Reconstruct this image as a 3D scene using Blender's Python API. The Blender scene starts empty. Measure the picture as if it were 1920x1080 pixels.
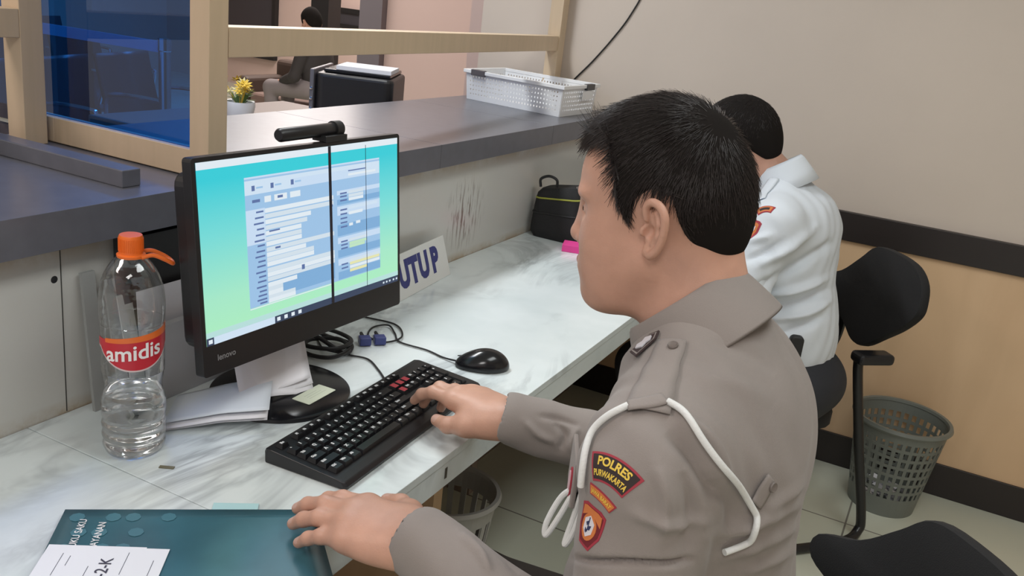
import bpy, bmesh, math, random
import numpy as np
from mathutils import Vector, Matrix, noise
from mathutils.bvhtree import BVHTree
random.seed(7); RNG = np.random.default_rng(7)
S = bpy.context.scene; COL = S.collection
PI = math.pi

# ---------------------------------------------------------------- camera, world, lights, exposure
CAM_POS = np.array([1.198, 0.0, 1.48])
CR = np.array([[0.88342793, 0.45504145, 0.1117693], [0.23619405, -0.22644941, -0.94495134], [-0.40468193, 0.86119565, -0.30752981]])
FPX = 1691.8
cd = bpy.data.cameras.new('camera'); cam = bpy.data.objects.new('camera', cd); COL.objects.link(cam)
m = Matrix.Identity(4)
for i in range(3):
    m[i][0] = CR[0][i]; m[i][1] = -CR[1][i]; m[i][2] = -CR[2][i]; m[i][3] = CAM_POS[i]
cam.matrix_world = m
cd.sensor_width = 36; cd.lens = FPX / 1920 * 36; cd.clip_start = .02; cd.clip_end = 60
S.camera = cam
S.view_settings.view_transform = 'Standard'; S.view_settings.look = 'None'
S.view_settings.gamma = 1; S.view_settings.use_curve_mapping = False
S.view_settings.exposure = 0.38
W = bpy.data.worlds.new('world'); S.world = W; W.use_nodes = True
W.node_tree.nodes['Background'].inputs[0].default_value = (1.0, .93, .90, 1)
W.node_tree.nodes['Background'].inputs[1].default_value = .50
def area(name, loc, sx, sy, power, color, target=None):
    d = bpy.data.lights.new(name, 'AREA'); d.shape = 'RECTANGLE'; d.size = sx; d.size_y = sy
    d.energy = power; d.color = color
    o = bpy.data.objects.new(name, d); COL.objects.link(o); o.location = loc
    if target is not None:
        o.rotation_euler = (Vector(target) - Vector(loc)).to_track_quat('-Z', 'Y').to_euler()
    return o
area('ceiling_light_operator', (1.55, 1.35, 2.74), .6, 1.2, 13, (.95, 1.0, 1.0))
area('ceiling_light_counter', (-.55, 1.75, 2.74), .25, 1.3, 26, (.96, .99, 1.0))
area('ceiling_light_entry', (1.5, -1.0, 2.74), .6, 1.2, 22, (1.0, .97, .95))
area('ceiling_light_hall', (-2.6, 4.2, 2.74), 1.6, 1.6, 55, (1.0, .92, .88))
area('added_light_hall_far', (-4.6, 7.4, 2.74), 1.6, 1.2, 90, (1.0, .90, .85))  # added fill that brightens the far hall wall, no known fixture
area('added_light_lobby', (-.9, -.5, 2.74), .6, 1.2, 22, (1.0, .86, .80))  # added pinkish fill, placed to brighten the near faces of the wooden frame

# ---------------------------------------------------------------- helpers: materials
def mat(name, color, rough=.5, metal=0., noise_amt=0., noise_scale=8., bump=0., bump_scale=60., emit=0., spec=.5, sheen=0., sss=0., coat=0., color2=None, stretch=None):
    mt = bpy.data.materials.new(name); mt.use_nodes = True
    nt = mt.node_tree; b = nt.nodes['Principled BSDF']
    b.inputs['Base Color'].default_value = (*color, 1); b.inputs['Roughness'].default_value = rough
    b.inputs['Metallic'].default_value = metal; b.inputs['Specular IOR Level'].default_value = spec
    if sheen: b.inputs['Sheen Weight'].default_value = sheen
    if coat: b.inputs['Coat Weight'].default_value = coat
    if sss:
        b.inputs['Subsurface Weight'].default_value = sss
        b.inputs['Subsurface Radius'].default_value = (.012, .005, .003); b.inputs['Subsurface Scale'].default_value = .6
    if emit:
        b.inputs['Emission Color'].default_value = (*color, 1); b.inputs['Emission Strength'].default_value = emit
    tc = None
    if noise_amt or bump:
        tc = nt.nodes.new('ShaderNodeTexCoord'); src = tc.outputs['Object']
        if stretch:
            mp = nt.nodes.new('ShaderNodeMapping'); mp.inputs['Scale'].default_value = stretch
            nt.links.new(src, mp.inputs['Vector']); src = mp.outputs['Vector']
    if noise_amt:
        n = nt.nodes.new('ShaderNodeTexNoise'); n.inputs['Scale'].default_value = noise_scale; n.inputs['Detail'].default_value = 6
        nt.links.new(src, n.inputs['Vector'])
        r = nt.nodes.new('ShaderNodeValToRGB'); nt.links.new(n.outputs['Fac'], r.inputs['Fac'])
        c2 = color2 or tuple(max(0, c * (1 - noise_amt)) for c in color)
        r.color_ramp.elements[0].position = .35; r.color_ramp.elements[1].position = .65
        r.color_ramp.elements[0].color = (*c2, 1); r.color_ramp.elements[1].color = (*color, 1)
        nt.links.new(r.outputs['Color'], b.inputs['Base Color'])
    if bump:
        n2 = nt.nodes.new('ShaderNodeTexNoise'); n2.inputs['Scale'].default_value = bump_scale; n2.inputs['Detail'].default_value = 3
        nt.links.new(src, n2.inputs['Vector'])
        bp = nt.nodes.new('ShaderNodeBump'); bp.inputs['Strength'].default_value = bump; bp.inputs['Distance'].default_value = .002
        nt.links.new(n2.outputs['Fac'], bp.inputs['Height']); nt.links.new(bp.outputs['Normal'], b.inputs['Normal'])
    return mt
def nodes_of(mt): return mt.node_tree, mt.node_tree.nodes['Principled BSDF']

def marble_mat():
    mt = mat('marble', (.80, .84, .84), .16, spec=.5); nt, b = nodes_of(mt)
    tc = nt.nodes.new('ShaderNodeTexCoord')
    mp = nt.nodes.new('ShaderNodeMapping'); mp.inputs['Rotation'].default_value = (0, 0, .9); mp.inputs['Location'].default_value = (.9, 1.3, 0); mp.inputs['Scale'].default_value = (1.0, .62, 1)
    nt.links.new(tc.outputs['Object'], mp.inputs['Vector'])
    w = nt.nodes.new('ShaderNodeTexNoise'); w.inputs['Scale'].default_value = 3.2; w.inputs['Detail'].default_value = 5
    w.inputs['Roughness'].default_value = .62; w.inputs['Distortion'].default_value = 1.1
    nt.links.new(mp.outputs['Vector'], w.inputs['Vector'])
    r = nt.nodes.new('ShaderNodeValToRGB'); e = r.color_ramp.elements
    e[0].position = .44; e[0].color = (0, 0, 0, 1); e[1].position = .56; e[1].color = (0, 0, 0, 1)
    k = e.new(.497); k.color = (1, 1, 1, 1)
    nt.links.new(w.outputs['Fac'], r.inputs['Fac'])
    n2 = nt.nodes.new('ShaderNodeTexNoise'); n2.inputs['Scale'].default_value = 3.5; n2.inputs['Detail'].default_value = 4
    nt.links.new(mp.outputs['Vector'], n2.inputs['Vector'])
    r2 = nt.nodes.new('ShaderNodeValToRGB'); r2.color_ramp.elements[0].position = .44; r2.color_ramp.elements[1].position = .66
    nt.links.new(n2.outputs['Fac'], r2.inputs['Fac'])
    mu = nt.nodes.new('ShaderNodeMath'); mu.operation = 'MULTIPLY'
    nt.links.new(r.outputs['Color'], mu.inputs[0]); nt.links.new(r2.outputs['Color'], mu.inputs[1])
    mx = nt.nodes.new('ShaderNodeMix'); mx.data_type = 'RGBA'
    nt.links.new(mu.outputs[0], mx.inputs['Factor']); mx.inputs['A'].default_value = (.80, .87, .88, 1); mx.inputs['B'].default_value = (.42, .46, .48, 1)
    n3 = nt.nodes.new('ShaderNodeTexNoise'); n3.inputs['Scale'].default_value = 5; n3.inputs['Detail'].default_value = 3
    nt.links.new(tc.outputs['Object'], n3.inputs['Vector'])
    r3 = nt.nodes.new('ShaderNodeValToRGB'); r3.color_ramp.elements[0].position = .35; r3.color_ramp.elements[1].position = .6
    r3.color_ramp.elements[0].color = (.88, .90, .90, 1); r3.color_ramp.elements[1].color = (1, 1, 1, 1)
    nt.links.new(n3.outputs['Fac'], r3.inputs['Fac'])
    mm = nt.nodes.new('ShaderNodeMix'); mm.data_type = 'RGBA'; mm.blend_type = 'MULTIPLY'; mm.inputs['Factor'].default_value = 1
    nt.links.new(mx.outputs['Result'], mm.inputs['A']); nt.links.new(r3.outputs['Color'], mm.inputs['B'])
    nt.links.new(mm.outputs['Result'], b.inputs['Base Color'])
    return mt

def wall_tile_mat():
    mt = mat('wall_tile', (.62, .61, .57), .22); nt, b = nodes_of(mt)
    tc = nt.nodes.new('ShaderNodeTexCoord'); sp = nt.nodes.new('ShaderNodeSeparateXYZ'); nt.links.new(tc.outputs['Object'], sp.inputs[0])
    n = nt.nodes.new('ShaderNodeTexNoise'); n.inputs['Scale'].default_value = 7; n.inputs['Detail'].default_value = 8; n.inputs['Roughness'].default_value = .7
    nt.links.new(tc.outputs['Object'], n.inputs['Vector'])
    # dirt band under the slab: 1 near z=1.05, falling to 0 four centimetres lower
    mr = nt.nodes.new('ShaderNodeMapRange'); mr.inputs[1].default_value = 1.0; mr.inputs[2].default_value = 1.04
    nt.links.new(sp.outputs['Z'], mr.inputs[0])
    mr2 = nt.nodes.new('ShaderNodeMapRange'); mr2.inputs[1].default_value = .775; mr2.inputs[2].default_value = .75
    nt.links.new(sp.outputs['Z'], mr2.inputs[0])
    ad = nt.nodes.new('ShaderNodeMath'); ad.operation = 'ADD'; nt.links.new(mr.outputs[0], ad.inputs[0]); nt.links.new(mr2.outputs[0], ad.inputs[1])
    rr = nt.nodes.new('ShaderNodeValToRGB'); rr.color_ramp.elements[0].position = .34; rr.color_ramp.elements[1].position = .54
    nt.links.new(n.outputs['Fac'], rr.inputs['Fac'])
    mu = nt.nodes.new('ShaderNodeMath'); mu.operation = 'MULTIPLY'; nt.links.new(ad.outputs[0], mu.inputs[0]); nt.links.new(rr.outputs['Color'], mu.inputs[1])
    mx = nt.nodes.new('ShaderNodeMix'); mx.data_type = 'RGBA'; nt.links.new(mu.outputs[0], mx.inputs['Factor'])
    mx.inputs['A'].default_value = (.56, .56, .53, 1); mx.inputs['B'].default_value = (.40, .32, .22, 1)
    # scuffs: vertical scratches around y = 2.15
    mp = nt.nodes.new('ShaderNodeMapping'); mp.inputs['Scale'].default_value = (1, 60, 9); nt.links.new(tc.outputs['Object'], mp.inputs['Vector'])
    n2 = nt.nodes.new('ShaderNodeTexNoise'); n2.inputs['Scale'].default_value = 1.6; n2.inputs['Detail'].default_value = 4; nt.links.new(mp.outputs['Vector'], n2.inputs['Vector'])
    r2 = nt.nodes.new('ShaderNodeValToRGB'); r2.color_ramp.elements[0].position = .50; r2.color_ramp.elements[1].position = .60
    nt.links.new(n2.outputs['Fac'], r2.inputs['Fac'])
    dv = nt.nodes.new('ShaderNodeVectorMath'); dv.operation = 'DISTANCE'; dv.inputs[1].default_value = (0, .98, .88); nt.links.new(tc.outputs['Object'], dv.inputs[0])
    m3 = nt.nodes.new('ShaderNodeMapRange'); m3.inputs[1].default_value = .12; m3.inputs[2].default_value = .03; nt.links.new(dv.outputs['Value'], m3.inputs[0])
    mu2 = nt.nodes.new('ShaderNodeMath'); mu2.operation = 'MULTIPLY'; nt.links.new(r2.outputs['Color'], mu2.inputs[0]); nt.links.new(m3.outputs[0], mu2.inputs[1])
    mx2 = nt.nodes.new('ShaderNodeMix'); mx2.data_type = 'RGBA'; nt.links.new(mu2.outputs[0], mx2.inputs['Factor'])
    nt.links.new(mx.outputs['Result'], mx2.inputs['A']); mx2.inputs['B'].default_value = (.22, .18, .15, 1)
    nt.links.new(mx2.outputs['Result'], b.inputs['Base Color'])
    return mt

def wood_mat(name, c1, c2, scale=(26, 26, 1.6), rough=.45, amt=5.):
    mt = mat(name, c1, rough); nt, b = nodes_of(mt)
    tc = nt.nodes.new('ShaderNodeTexCoord'); mp = nt.nodes.new('ShaderNodeMapping'); mp.inputs['Scale'].default_value = scale
    nt.links.new(tc.outputs['Object'], mp.inputs['Vector'])
    n = nt.nodes.new('ShaderNodeTexNoise'); n.inputs['Scale'].default_value = 1.; n.inputs['Detail'].default_value = 6; n.inputs['Distortion'].default_value = .6
    nt.links.new(mp.outputs['Vector'], n.inputs['Vector'])
    r = nt.nodes.new('ShaderNodeValToRGB'); r.color_ramp.elements[0].position = .3; r.color_ramp.elements[1].position = .7
    r.color_ramp.elements[0].color = (*c2, 1); r.color_ramp.elements[1].color = (*c1, 1)
    nt.links.new(n.outputs['Fac'], r.inputs['Fac']); nt.links.new(r.outputs['Color'], b.inputs['Base Color'])
    return mt

def floor_mat():
    mt = mat('floor_tile', (.58, .60, .50), .22); nt, b = nodes_of(mt)
    tc = nt.nodes.new('ShaderNodeTexCoord'); mp = nt.nodes.new('ShaderNodeMapping'); mp.inputs['Location'].default_value = (.05, .2, 0)
    nt.links.new(tc.outputs['Object'], mp.inputs['Vector'])
    br = nt.nodes.new('ShaderNodeTexBrick'); br.offset = 0; br.inputs['Scale'].default_value = 1
    br.inputs['Brick Width'].default_value = .6; br.inputs['Row Height'].default_value = .6; br.inputs['Mortar Size'].default_value = .003
    br.inputs['Color1'].default_value = (.60, .62, .51, 1); br.inputs['Color2'].default_value = (.58, .60, .50, 1); br.inputs['Mortar'].default_value = (.22, .21, .18, 1)
    nt.links.new(mp.outputs['Vector'], br.inputs['Vector']); nt.links.new(br.outputs['Color'], b.inputs['Base Color'])
    return mt

def glass_film_mat(name, tint, gloss=.12, rough=.02):
    mt = bpy.data.materials.new(name); mt.use_nodes = True; nt = mt.node_tree
    nt.nodes.remove(nt.nodes['Principled BSDF']); out = nt.nodes['Material Output']
    t = nt.nodes.new('ShaderNodeBsdfTransparent'); t.inputs['Color'].default_value = (*tint, 1)
    g = nt.nodes.new('ShaderNodeBsdfGlossy'); g.inputs['Roughness'].default_value = rough
    lw = nt.nodes.new('ShaderNodeLayerWeight'); lw.inputs['Blend'].default_value = .25
    mr = nt.nodes.new('ShaderNodeMapRange'); mr.inputs[3].default_value = gloss * .35; mr.inputs[4].default_value = min(1, gloss * 5)
    nt.links.new(lw.outputs['Facing'], mr.inputs[0])
    mx = nt.nodes.new('ShaderNodeMixShader'); nt.links.new(mr.outputs[0], mx.inputs[0])
    nt.links.new(t.outputs[0], mx.inputs[1]); nt.links.new(g.outputs[0], mx.inputs[2]); nt.links.new(mx.outputs[0], out.inputs[0])
    return mt

M = {}
M['marble'] = marble_mat(); M['tile'] = wall_tile_mat(); M['floor'] = floor_mat()
M['stone'] = mat('dark_stone', (.125, .128, .150), .30, noise_amt=.10, noise_scale=30)
M['paint'] = mat('beige_paint', (.63, .545, .465), .75, noise_amt=.07, noise_scale=1.6)
M['hallpaint'] = mat('pink_beige_paint', (.62, .47, .42), .75, noise_amt=.05, noise_scale=1.2)
M['darkwood'] = mat('dark_wood_trim', (.020, .015, .014), .4)
M['wainscot'] = wood_mat('light_wood_panel', (.72, .50, .305), (.61, .41, .24), (5, 5, .9))
M['frame'] = wood_mat('frame_wood', (.60, .465, .32), (.55, .43, .29), (40, 40, 4))
M['ceil'] = mat('ceiling_white', (.75, .74, .71), .9)
M['underdesk'] = mat('brown_panel', (.30, .235, .19), .5, noise_amt=.2, noise_scale=5)
M['blackpl'] = mat('black_plastic', (.012, .012, .014), .38, bump=.05, bump_scale=900)
M['blackgl'] = mat('black_gloss', (.010, .010, .012), .18)
M['rubber'] = mat('black_rubber', (.014, .014, .015), .55)
M['darkgap'] = mat('joint_dark', (.05, .05, .045), .8)
M['white'] = mat('white_plastic', (.80, .81, .82), .35)
M['paper'] = mat('paper', (.80, .80, .84), .8, noise_amt=.04, noise_scale=12)
M['ink'] = mat('ink', (.06, .06, .09), .7)
M['chrome'] = mat('chrome', (.7, .72, .75), .12, metal=1)
M['greypl'] = mat('grey_plastic', (.17, .185, .165), .42)

# ---------------------------------------------------------------- helpers: objects
def tag(o, label=None, cat=None, group=None, kind=None):
    if label: o['label'] = label
    if cat: o['category'] = cat
    if group: o['group'] = group
    if kind: o['kind'] = kind
    return o
def thing(name, label, cat, loc=(0, 0, 0), rz=0., group=None):
    o = bpy.data.objects.new(name, None); COL.objects.link(o); o.location = loc; o.rotation_euler = (0, 0, rz)
    o.empty_display_size = .05
    return tag(o, label, cat, group)
def copy_tree(o, parent=None):
    c = o.copy(); COL.objects.link(c)
    if parent is not None: c.parent = parent
    for ch in list(o.children): copy_tree(ch, c)
    return c
def link_mesh(name, verts, faces, mats, parent=None, rel=(0, 0, 0), smooth=False, midx=None, bevel=0., sharp=None, sub=0):
    me = bpy.data.meshes.new(name)
    v = np.asarray(verts, float) - np.asarray(rel, float)
    me.from_pydata([tuple(a) for a in v], [], [tuple(int(i) for i in f) for f in faces])
    for mt in (mats if isinstance(mats, (list, tuple)) else [mats]): me.materials.append(mt)
    if midx is not None: me.polygons.foreach_set('material_index', np.asarray(midx, np.int32))
    if smooth is True: me.polygons.foreach_set('use_smooth', [True] * len(me.polygons))
    elif smooth is not False: me.polygons.foreach_set('use_smooth', list(smooth))
    me.update()
    o = bpy.data.objects.new(name, me); COL.objects.link(o)
    if parent is not None: o.parent = parent
    if bevel:
        b = o.modifiers.new('bevel', 'BEVEL'); b.width = bevel; b.segments = 3; b.limit_method = 'ANGLE'; b.angle_limit = .6
    if sub:
        b = o.modifiers.new('sub', 'SUBSURF'); b.levels = sub; b.render_levels = sub
    if sharp is not None:
        me.set_sharp_from_angle(angle=sharp)
    return o
class MB:
    def __init__(s): s.v = []; s.f = []; s.m = []; s.s = []
    def add(s, v, f, mi=0, sm=False):
        o = len(s.v); s.v += [tuple(map(float, p)) for p in v]; s.f += [tuple(i + o for i in q) for q in f]
        s.m += [mi] * len(f); s.s += [sm] * len(f); return s
    def box(s, lo, hi, mi=0, frame=None):
        x0, y0, z0 = lo; x1, y1, z1 = hi
        v = [(x0, y0, z0), (x1, y0, z0), (x1, y1, z0), (x0, y1, z0), (x0, y0, z1), (x1, y0, z1), (x1, y1, z1), (x0, y1, z1)]
        if frame is not None: v = [frame(p) for p in v]
        return s.add(v, [(0, 3, 2, 1), (4, 5, 6, 7), (0, 1, 5, 4), (1, 2, 6, 5), (2, 3, 7, 6), (3, 0, 4, 7)], mi)
    def tube(s, path, r, n=10, mi=0, cap=True, flat=None):
        P = [Vector(p) for p in path]; k = len(P); rs = r if isinstance(r, (list, tuple)) else [r] * k
        T = [(P[min(i + 1, k - 1)] - P[max(i - 1, 0)]).normalized() for i in range(k)]
        up = Vector((0, 0, 1)) if abs(T[0].z) < .9 else Vector((1, 0, 0))
        a = T[0].cross(up).normalized(); v = []
        for i in range(k):
            a = (a - T[i] * a.dot(T[i])).normalized(); b = T[i].cross(a)
            for j in range(n):
                t = 2 * PI * j / n; f2 = 1 if flat is None else flat
                v.append(P[i] + (a * math.cos(t) + b * (math.sin(t) * f2)) * rs[i])
        f = [(i * n + j, i * n + (j + 1) % n, (i + 1) * n + (j + 1) % n, (i + 1) * n + j) for i in range(k - 1) for j in range(n)]
        if cap: f += [tuple(range(n - 1, -1, -1)), tuple(range((k - 1) * n, k * n))]
        return s.add(v, f, mi, True)
    def lathe(s, prof, c=(0, 0, 0), n=48, mi=0, frame=None, close=False):
        v = []; k = len(prof)
        for r, z in prof:
            for j in range(n):
                t = 2 * PI * j / n; p = (c[0] + r * math.cos(t), c[1] + r * math.sin(t), c[2] + z)
                v.append(frame(p) if frame else p)
        f = [(i * n + j, i * n + (j + 1) % n, (i + 1) * n + (j + 1) % n, (i + 1) * n + j) for i in range(k - 1) for j in range(n)]
        if close: f += [((k - 1) * n + j, (k - 1) * n + (j + 1) % n, (j + 1) % n, j) for j in range(n)]
        return s.add(v, f, mi, True)
    def prism(s, poly, frame, z0, z1, mi=0):   # poly 2D CCW, frame maps (u,v,w)
        n = len(poly); v = [frame((u, w, z0)) for u, w in poly] + [frame((u, w, z1)) for u, w in poly]
        f = [tuple(range(n - 1, -1, -1)), tuple(range(n, 2 * n))] + [(i, (i + 1) % n, n + (i + 1) % n, n + i) for i in range(n)]
        return s.add(v, f, mi)
    def build(s, name, mats, parent=None, rel=(0, 0, 0), bevel=0., sharp=.6, sub=0):
        return link_mesh(name, s.v, s.f, mats, parent, rel, s.s, s.m, bevel, sharp if any(s.s) else None, sub)
def fr(O, U, V, N):
    O, U, V, N = [np.array(a, float) for a in (O, U, V, N)]
    return lambda p: O + U * p[0] + V * p[1] + N * p[2]
def rotz(O, a):
    return fr(O, (math.cos(a), math.sin(a), 0), (-math.sin(a), math.cos(a), 0), (0, 0, 1))
def spline(pts, n=8):
    P = [np.array(p, float) for p in pts]; P = [2 * P[0] - P[1]] + P + [2 * P[-1] - P[-2]]; out = []
    for i in range(1, len(P) - 2):
        for k in range(n):
            t = k / n; a, b, c, d = P[i - 1], P[i], P[i + 1], P[i + 2]
            out.append(.5 * (2 * b + (c - a) * t + (2 * a - 5 * b + 4 * c - d) * t * t + (3 * b - a - 3 * c + d) * t ** 3))
    out.append(P[-2]); return out
def rrect(w, h, r, n=5, cx=0, cy=0):
    o = []
    for sx, sy, a0 in ((1, 1, 0), (-1, 1, 90), (-1, -1, 180), (1, -1, 270)):
        for k in range(n + 1):
            a = math.radians(a0 + 90 * k / n); o.append((cx + sx * (w / 2 - r) + r * math.cos(a), cy + sy * (h / 2 - r) + r * math.sin(a)))
    return o
def text2d(body, size=1., bold=0., align='CENTER'):
    cu = bpy.data.curves.new('lettering', 'FONT'); cu.body = body; cu.size = size; cu.offset = bold; cu.align_x = align; cu.align_y = 'CENTER'
    cu.resolution_u = 3
    o = bpy.data.objects.new('lettering', cu); COL.objects.link(o)
    bpy.context.view_layer.update(); dg = bpy.context.evaluated_depsgraph_get()
    me = bpy.data.meshes.new_from_object(o.evaluated_get(dg))
    v = [(a.co.x, a.co.y) for a in me.vertices]; f = [tuple(p.vertices) for p in me.polygons]
    bpy.data.objects.remove(o); bpy.data.meshes.remove(me); bpy.data.curves.remove(cu)
    return v, f
def put_text(mb, body, size, frame, z=.0004, mi=0, bold=0., align='CENTER', sx=1., off=(0, 0)):
    v, f = text2d(body, size, bold, align)
    return mb.add([frame((a * sx + off[0], b + off[1], z)) for a, b in v], f, mi)

# ---------------------------------------------------------------- the room
def struct(name, mb, mats, bevel=0.):
    return tag(mb.build(name, mats, None, bevel=bevel), kind='structure')
struct('floor', MB().box((-8.5, -2.5, -.05), (4.2, 9.2, 0)), M['floor'])
struct('ceiling', MB().box((-8.5, -2.5, 2.8), (4.2, 9.2, 2.85)), M['ceil'])
struct('wall_back', MB().box((-.58, 3.22, 0), (4.2, 3.34, 2.8)), M['paint'])
struct('wall_wainscot', MB().box((-.5, 3.208, .118), (4.2, 3.2199, .815)), M['wainscot'])
struct('trim_1', MB().box((-.5, 3.196, .815), (4.2, 3.2199, .912)), M['darkwood'], bevel=.002)
struct('baseboard_back', MB().box((-.5, 3.20, 0), (4.2, 3.2199, .118)), M['darkwood'], bevel=.002)
struct('added_wall_right', MB().box((3.3, -2.5, 0), (3.4, 3.22, 2.8)), M['paint'])  # out-of-view wall, added to block fill light from the right
struct('wall_hall_side', MB().box((-1.98, 4.6, 0), (-.3, 4.72, 2.8)).box((-.70, 3.34, 0), (-.58, 4.6, 2.8)), M['hallpaint'])
struct('wall_hall_end', MB().box((-8.5, 9.0, 0), (-.3, 9.12, 2.8)), M['hallpaint'])
struct('wall_hall_left', MB().box((-8.6, -2.5, 0), (-8.5, 9.12, 2.8)), M['hallpaint'])
# ---------------------------------------------------------------- counter, desk
ct = thing('service_counter', 'raised service counter with scuffed white tiled wall and dark stone top behind the desk', 'counter', (0, 1.2, 0))
R0 = (0, 1.2, 0)
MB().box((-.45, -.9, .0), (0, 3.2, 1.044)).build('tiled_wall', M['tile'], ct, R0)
b = MB()
for y0, y1 in ((-.9, .585), (.5865, 1.945), (1.9465, 2.62), (2.6215, 3.195)): b.box((-.49, y0, 1.044), (.045, y1, 1.1045))
b.build('stone_top', M['stone'], ct, R0, bevel=.0008)
for y0 in (.5851, 1.9451, 2.6201): MB().box((-.489, y0, 1.0445), (.0445, y0 + .0013, 1.1042)).build('stone_joint', M['darkgap'], ct, R0)
MB().box((-.49, 1.03, 1.1045), (-.015, 1.068, 1.134)).build('stone_ledge', M['stone'], ct, R0, bevel=.002)
b = MB().box((.0, .897, .752), (.0008, .8985, 1.044)); b.build('tile_joint', M['darkgap'], ct, R0)
b = MB().lathe([(0, .0012), (.004, .001), (.006, .0002)], n=20, frame=fr((0, .886, .982), (0, 1, 0), (0, 0, 1), (1, 0, 0))); b.build('screw_hole', M['rubber'], ct, R0)
dk = thing('service_desk', 'white grey-veined marble desk running along the tiled counter wall', 'desk', (.28, 1.2, 0))
R1 = (.28, 1.2, 0)
MB().box((.0015, -.9, .735), (.567, .8255, .75)).build('marble_slab', M['marble'], dk, R1, bevel=.001)
MB().box((.0015, .8270, .735), (.567, 3.19, .75)).build('marble_slab', M['marble'], dk, R1, bevel=.001)
MB().box((.55, -.9, .69), (.5655, 3.19, .7349)).build('front_apron', M['marble'], dk, R1)
MB().box((.0015, -.9, .70), (.549, 3.19, .7349)).box((.0015, -.9, 0), (.02, 3.19, .70)).build('under_panel', M['underdesk'], dk, R1)
MB().box((.02, 2.2, 0), (.10, 2.24, .70)).build('support_panel', M['underdesk'], dk, R1)
for nm, y in (('wood_support', 1.62),):
    MB().box((.02, y, 0), (.3, y + .04, .70)).build('support_panel', M['wainscot'], dk, R1)
# wooden partition frame with blue glass
pf = thing('partition_frame', 'pale wooden partition frame with blue tinted glass standing on the counter', 'partition', (-.2, 1.2, 1.1045)); R2 = (-.2, 1.2, 1.1045)
def post(lo, hi): MB().box(lo, hi).build('post', M['frame'], pf, R2, bevel=.0015)
post((-.425, 1.118, 1.1046), (-.376, 1.165, 2.75)); post((-.015, 1.175, 1.1046), (.03, 1.22, 2.75)); post((-.255, 3.14, 1.1046), (-.205, 3.19, 2.75))
f_ = fr((.0075, 1.22, 1.32), np.array([-.2375, 1.92, -.018]) / 1.9347, (-.992, -.123, 0), (0, 0, 1))
MB().box((0, -.022, 0), (1.933, .022, .052), frame=f_).build('rail', M['frame'], pf, R2, bevel=.0015)
MB().box((-.375, 1.178, 1.107), (-.0155, 1.208, 1.155)).build('rail', M['frame'], pf, R2, bevel=.0015)
MB().box((-.48, 1.178, 1.107), (-.3755, 1.208, 1.155)).build('rail', M['frame'], pf, R2, bevel=.0015)
MB().box((-.42, -.2, 1.304), (-.376, 1.1175, 1.355)).build('rail', M['frame'], pf, R2, bevel=.0015)
M['blueglass'] = glass_film_mat('blue_film_glass', (.13, .38, .74), .06)
MB().box((-.4255, 1.190, 1.1555), (-.0155, 1.196, 2.7)).build('glass_pane', M['blueglass'], pf, R2)
MB().box((-1.1, 1.190, 1.1565), (-.426, 1.196, 2.7)).build('glass_pane', M['blueglass'], pf, R2)
# ---------------------------------------------------------------- monitor
mo = thing('computer_monitor', 'black flat computer monitor showing a blue form page, on round foot on the marble desk', 'monitor', (.205, 1.18, .75)); RM = (.205, 1.18, .75)
th, ta = 1.527, .096
mr_ = np.array([math.cos(th), math.sin(th), 0]); mn0 = np.array([math.sin(th), -math.cos(th), 0])
mu_ = np.array([0, 0, 1.]) * math.cos(ta) - mn0 * math.sin(ta); mn = mn0 * math.cos(ta) + np.array([0, 0, 1.]) * math.sin(ta)
FM = fr((.272, 1.168, 1.048), mr_, mu_, mn)          # u right, v up, w out of the screen
MB().prism(rrect(.49, .33, .006, 3), FM, -.018, 0).build('bezel', M['blackpl'], mo, RM, bevel=.001)
MB().prism(rrect(.47, .27, .02, 4, 0, .005), FM, -.052, -.0181).build('back_shell', M['blackpl'], mo, RM, bevel=.006)
# screen picture: one mesh, one material per ink
def emis(name, color, st=.78):
    mt = bpy.data.materials.new(name); mt.use_nodes = True; nt = mt.node_tree; b = nt.nodes['Principled BSDF']
    b.inputs['Base Color'].default_value = (.01, .01, .01, 1); b.inputs['Roughness'].default_value = .35
    b.inputs['Emission Color'].default_value = (*color, 1); b.inputs['Emission Strength'].default_value = st
    return mt
def emis_grad(name, stops, ax='Z', lo=0., hi=1., ax2=None):
    mt = emis(name, (1, 1, 1)); nt = mt.node_tree; b = nt.nodes['Principled BSDF']
    tc = nt.nodes.new('ShaderNodeTexCoord'); sp = nt.nodes.new('ShaderNodeSeparateXYZ'); nt.links.new(tc.outputs['Generated'], sp.inputs[0])
    src = sp.outputs['Z']
    if ax2 is not None:
        a = nt.nodes.new('ShaderNodeMath'); a.operation = 'MULTIPLY_ADD'; nt.links.new(sp.outputs['Y'], a.inputs[0]); a.inputs[1].default_value = ax2; nt.links.new(sp.outputs['Z'], a.inputs[2]); src = a.outputs[0]
    r = nt.nodes.new('ShaderNodeValToRGB'); nt.links.new(src, r.inputs[0])
    while len(r.color_ramp.elements) < len(stops): r.color_ramp.elements.new(.5)
    for e, (p, c) in zip(r.color_ramp.elements, stops): e.position = p; e.color = (*c, 1)
    nt.links.new(r.outputs['Color'], b.inputs['Emission Color'])
    return mt
SC = [emis_grad('screen_backdrop', [(.0, (.40, .82, .50)), (.25, (.36, .78, .56)), (.6, (.17, .68, .66)), (.9, (.03, .58, .66))]),
      emis('screen_white', (.72, .80, .86)), emis('screen_panel_dark', (.20, .40, .66)), emis('screen_panel_mid', (.32, .52, .76)), emis('screen_panel_light', (.55, .69, .86)),
      emis('screen_field', (.62, .72, .80)), emis('screen_text', (.10, .16, .36)), emis('screen_yellow', (.74, .74, .42)), emis('screen_green', (.50, .74, .52)),
      emis('screen_black', (.004, .005, .012)), emis('screen_task', (.03, .05, .10)), emis('screen_pale', (.45, .70, .68)), emis('screen_head', (.60, .73, .86))]
sb = MB(); SW, SH = .474, .274; SX0, SYT = -.237, .158
zl = [0.0006]
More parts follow.
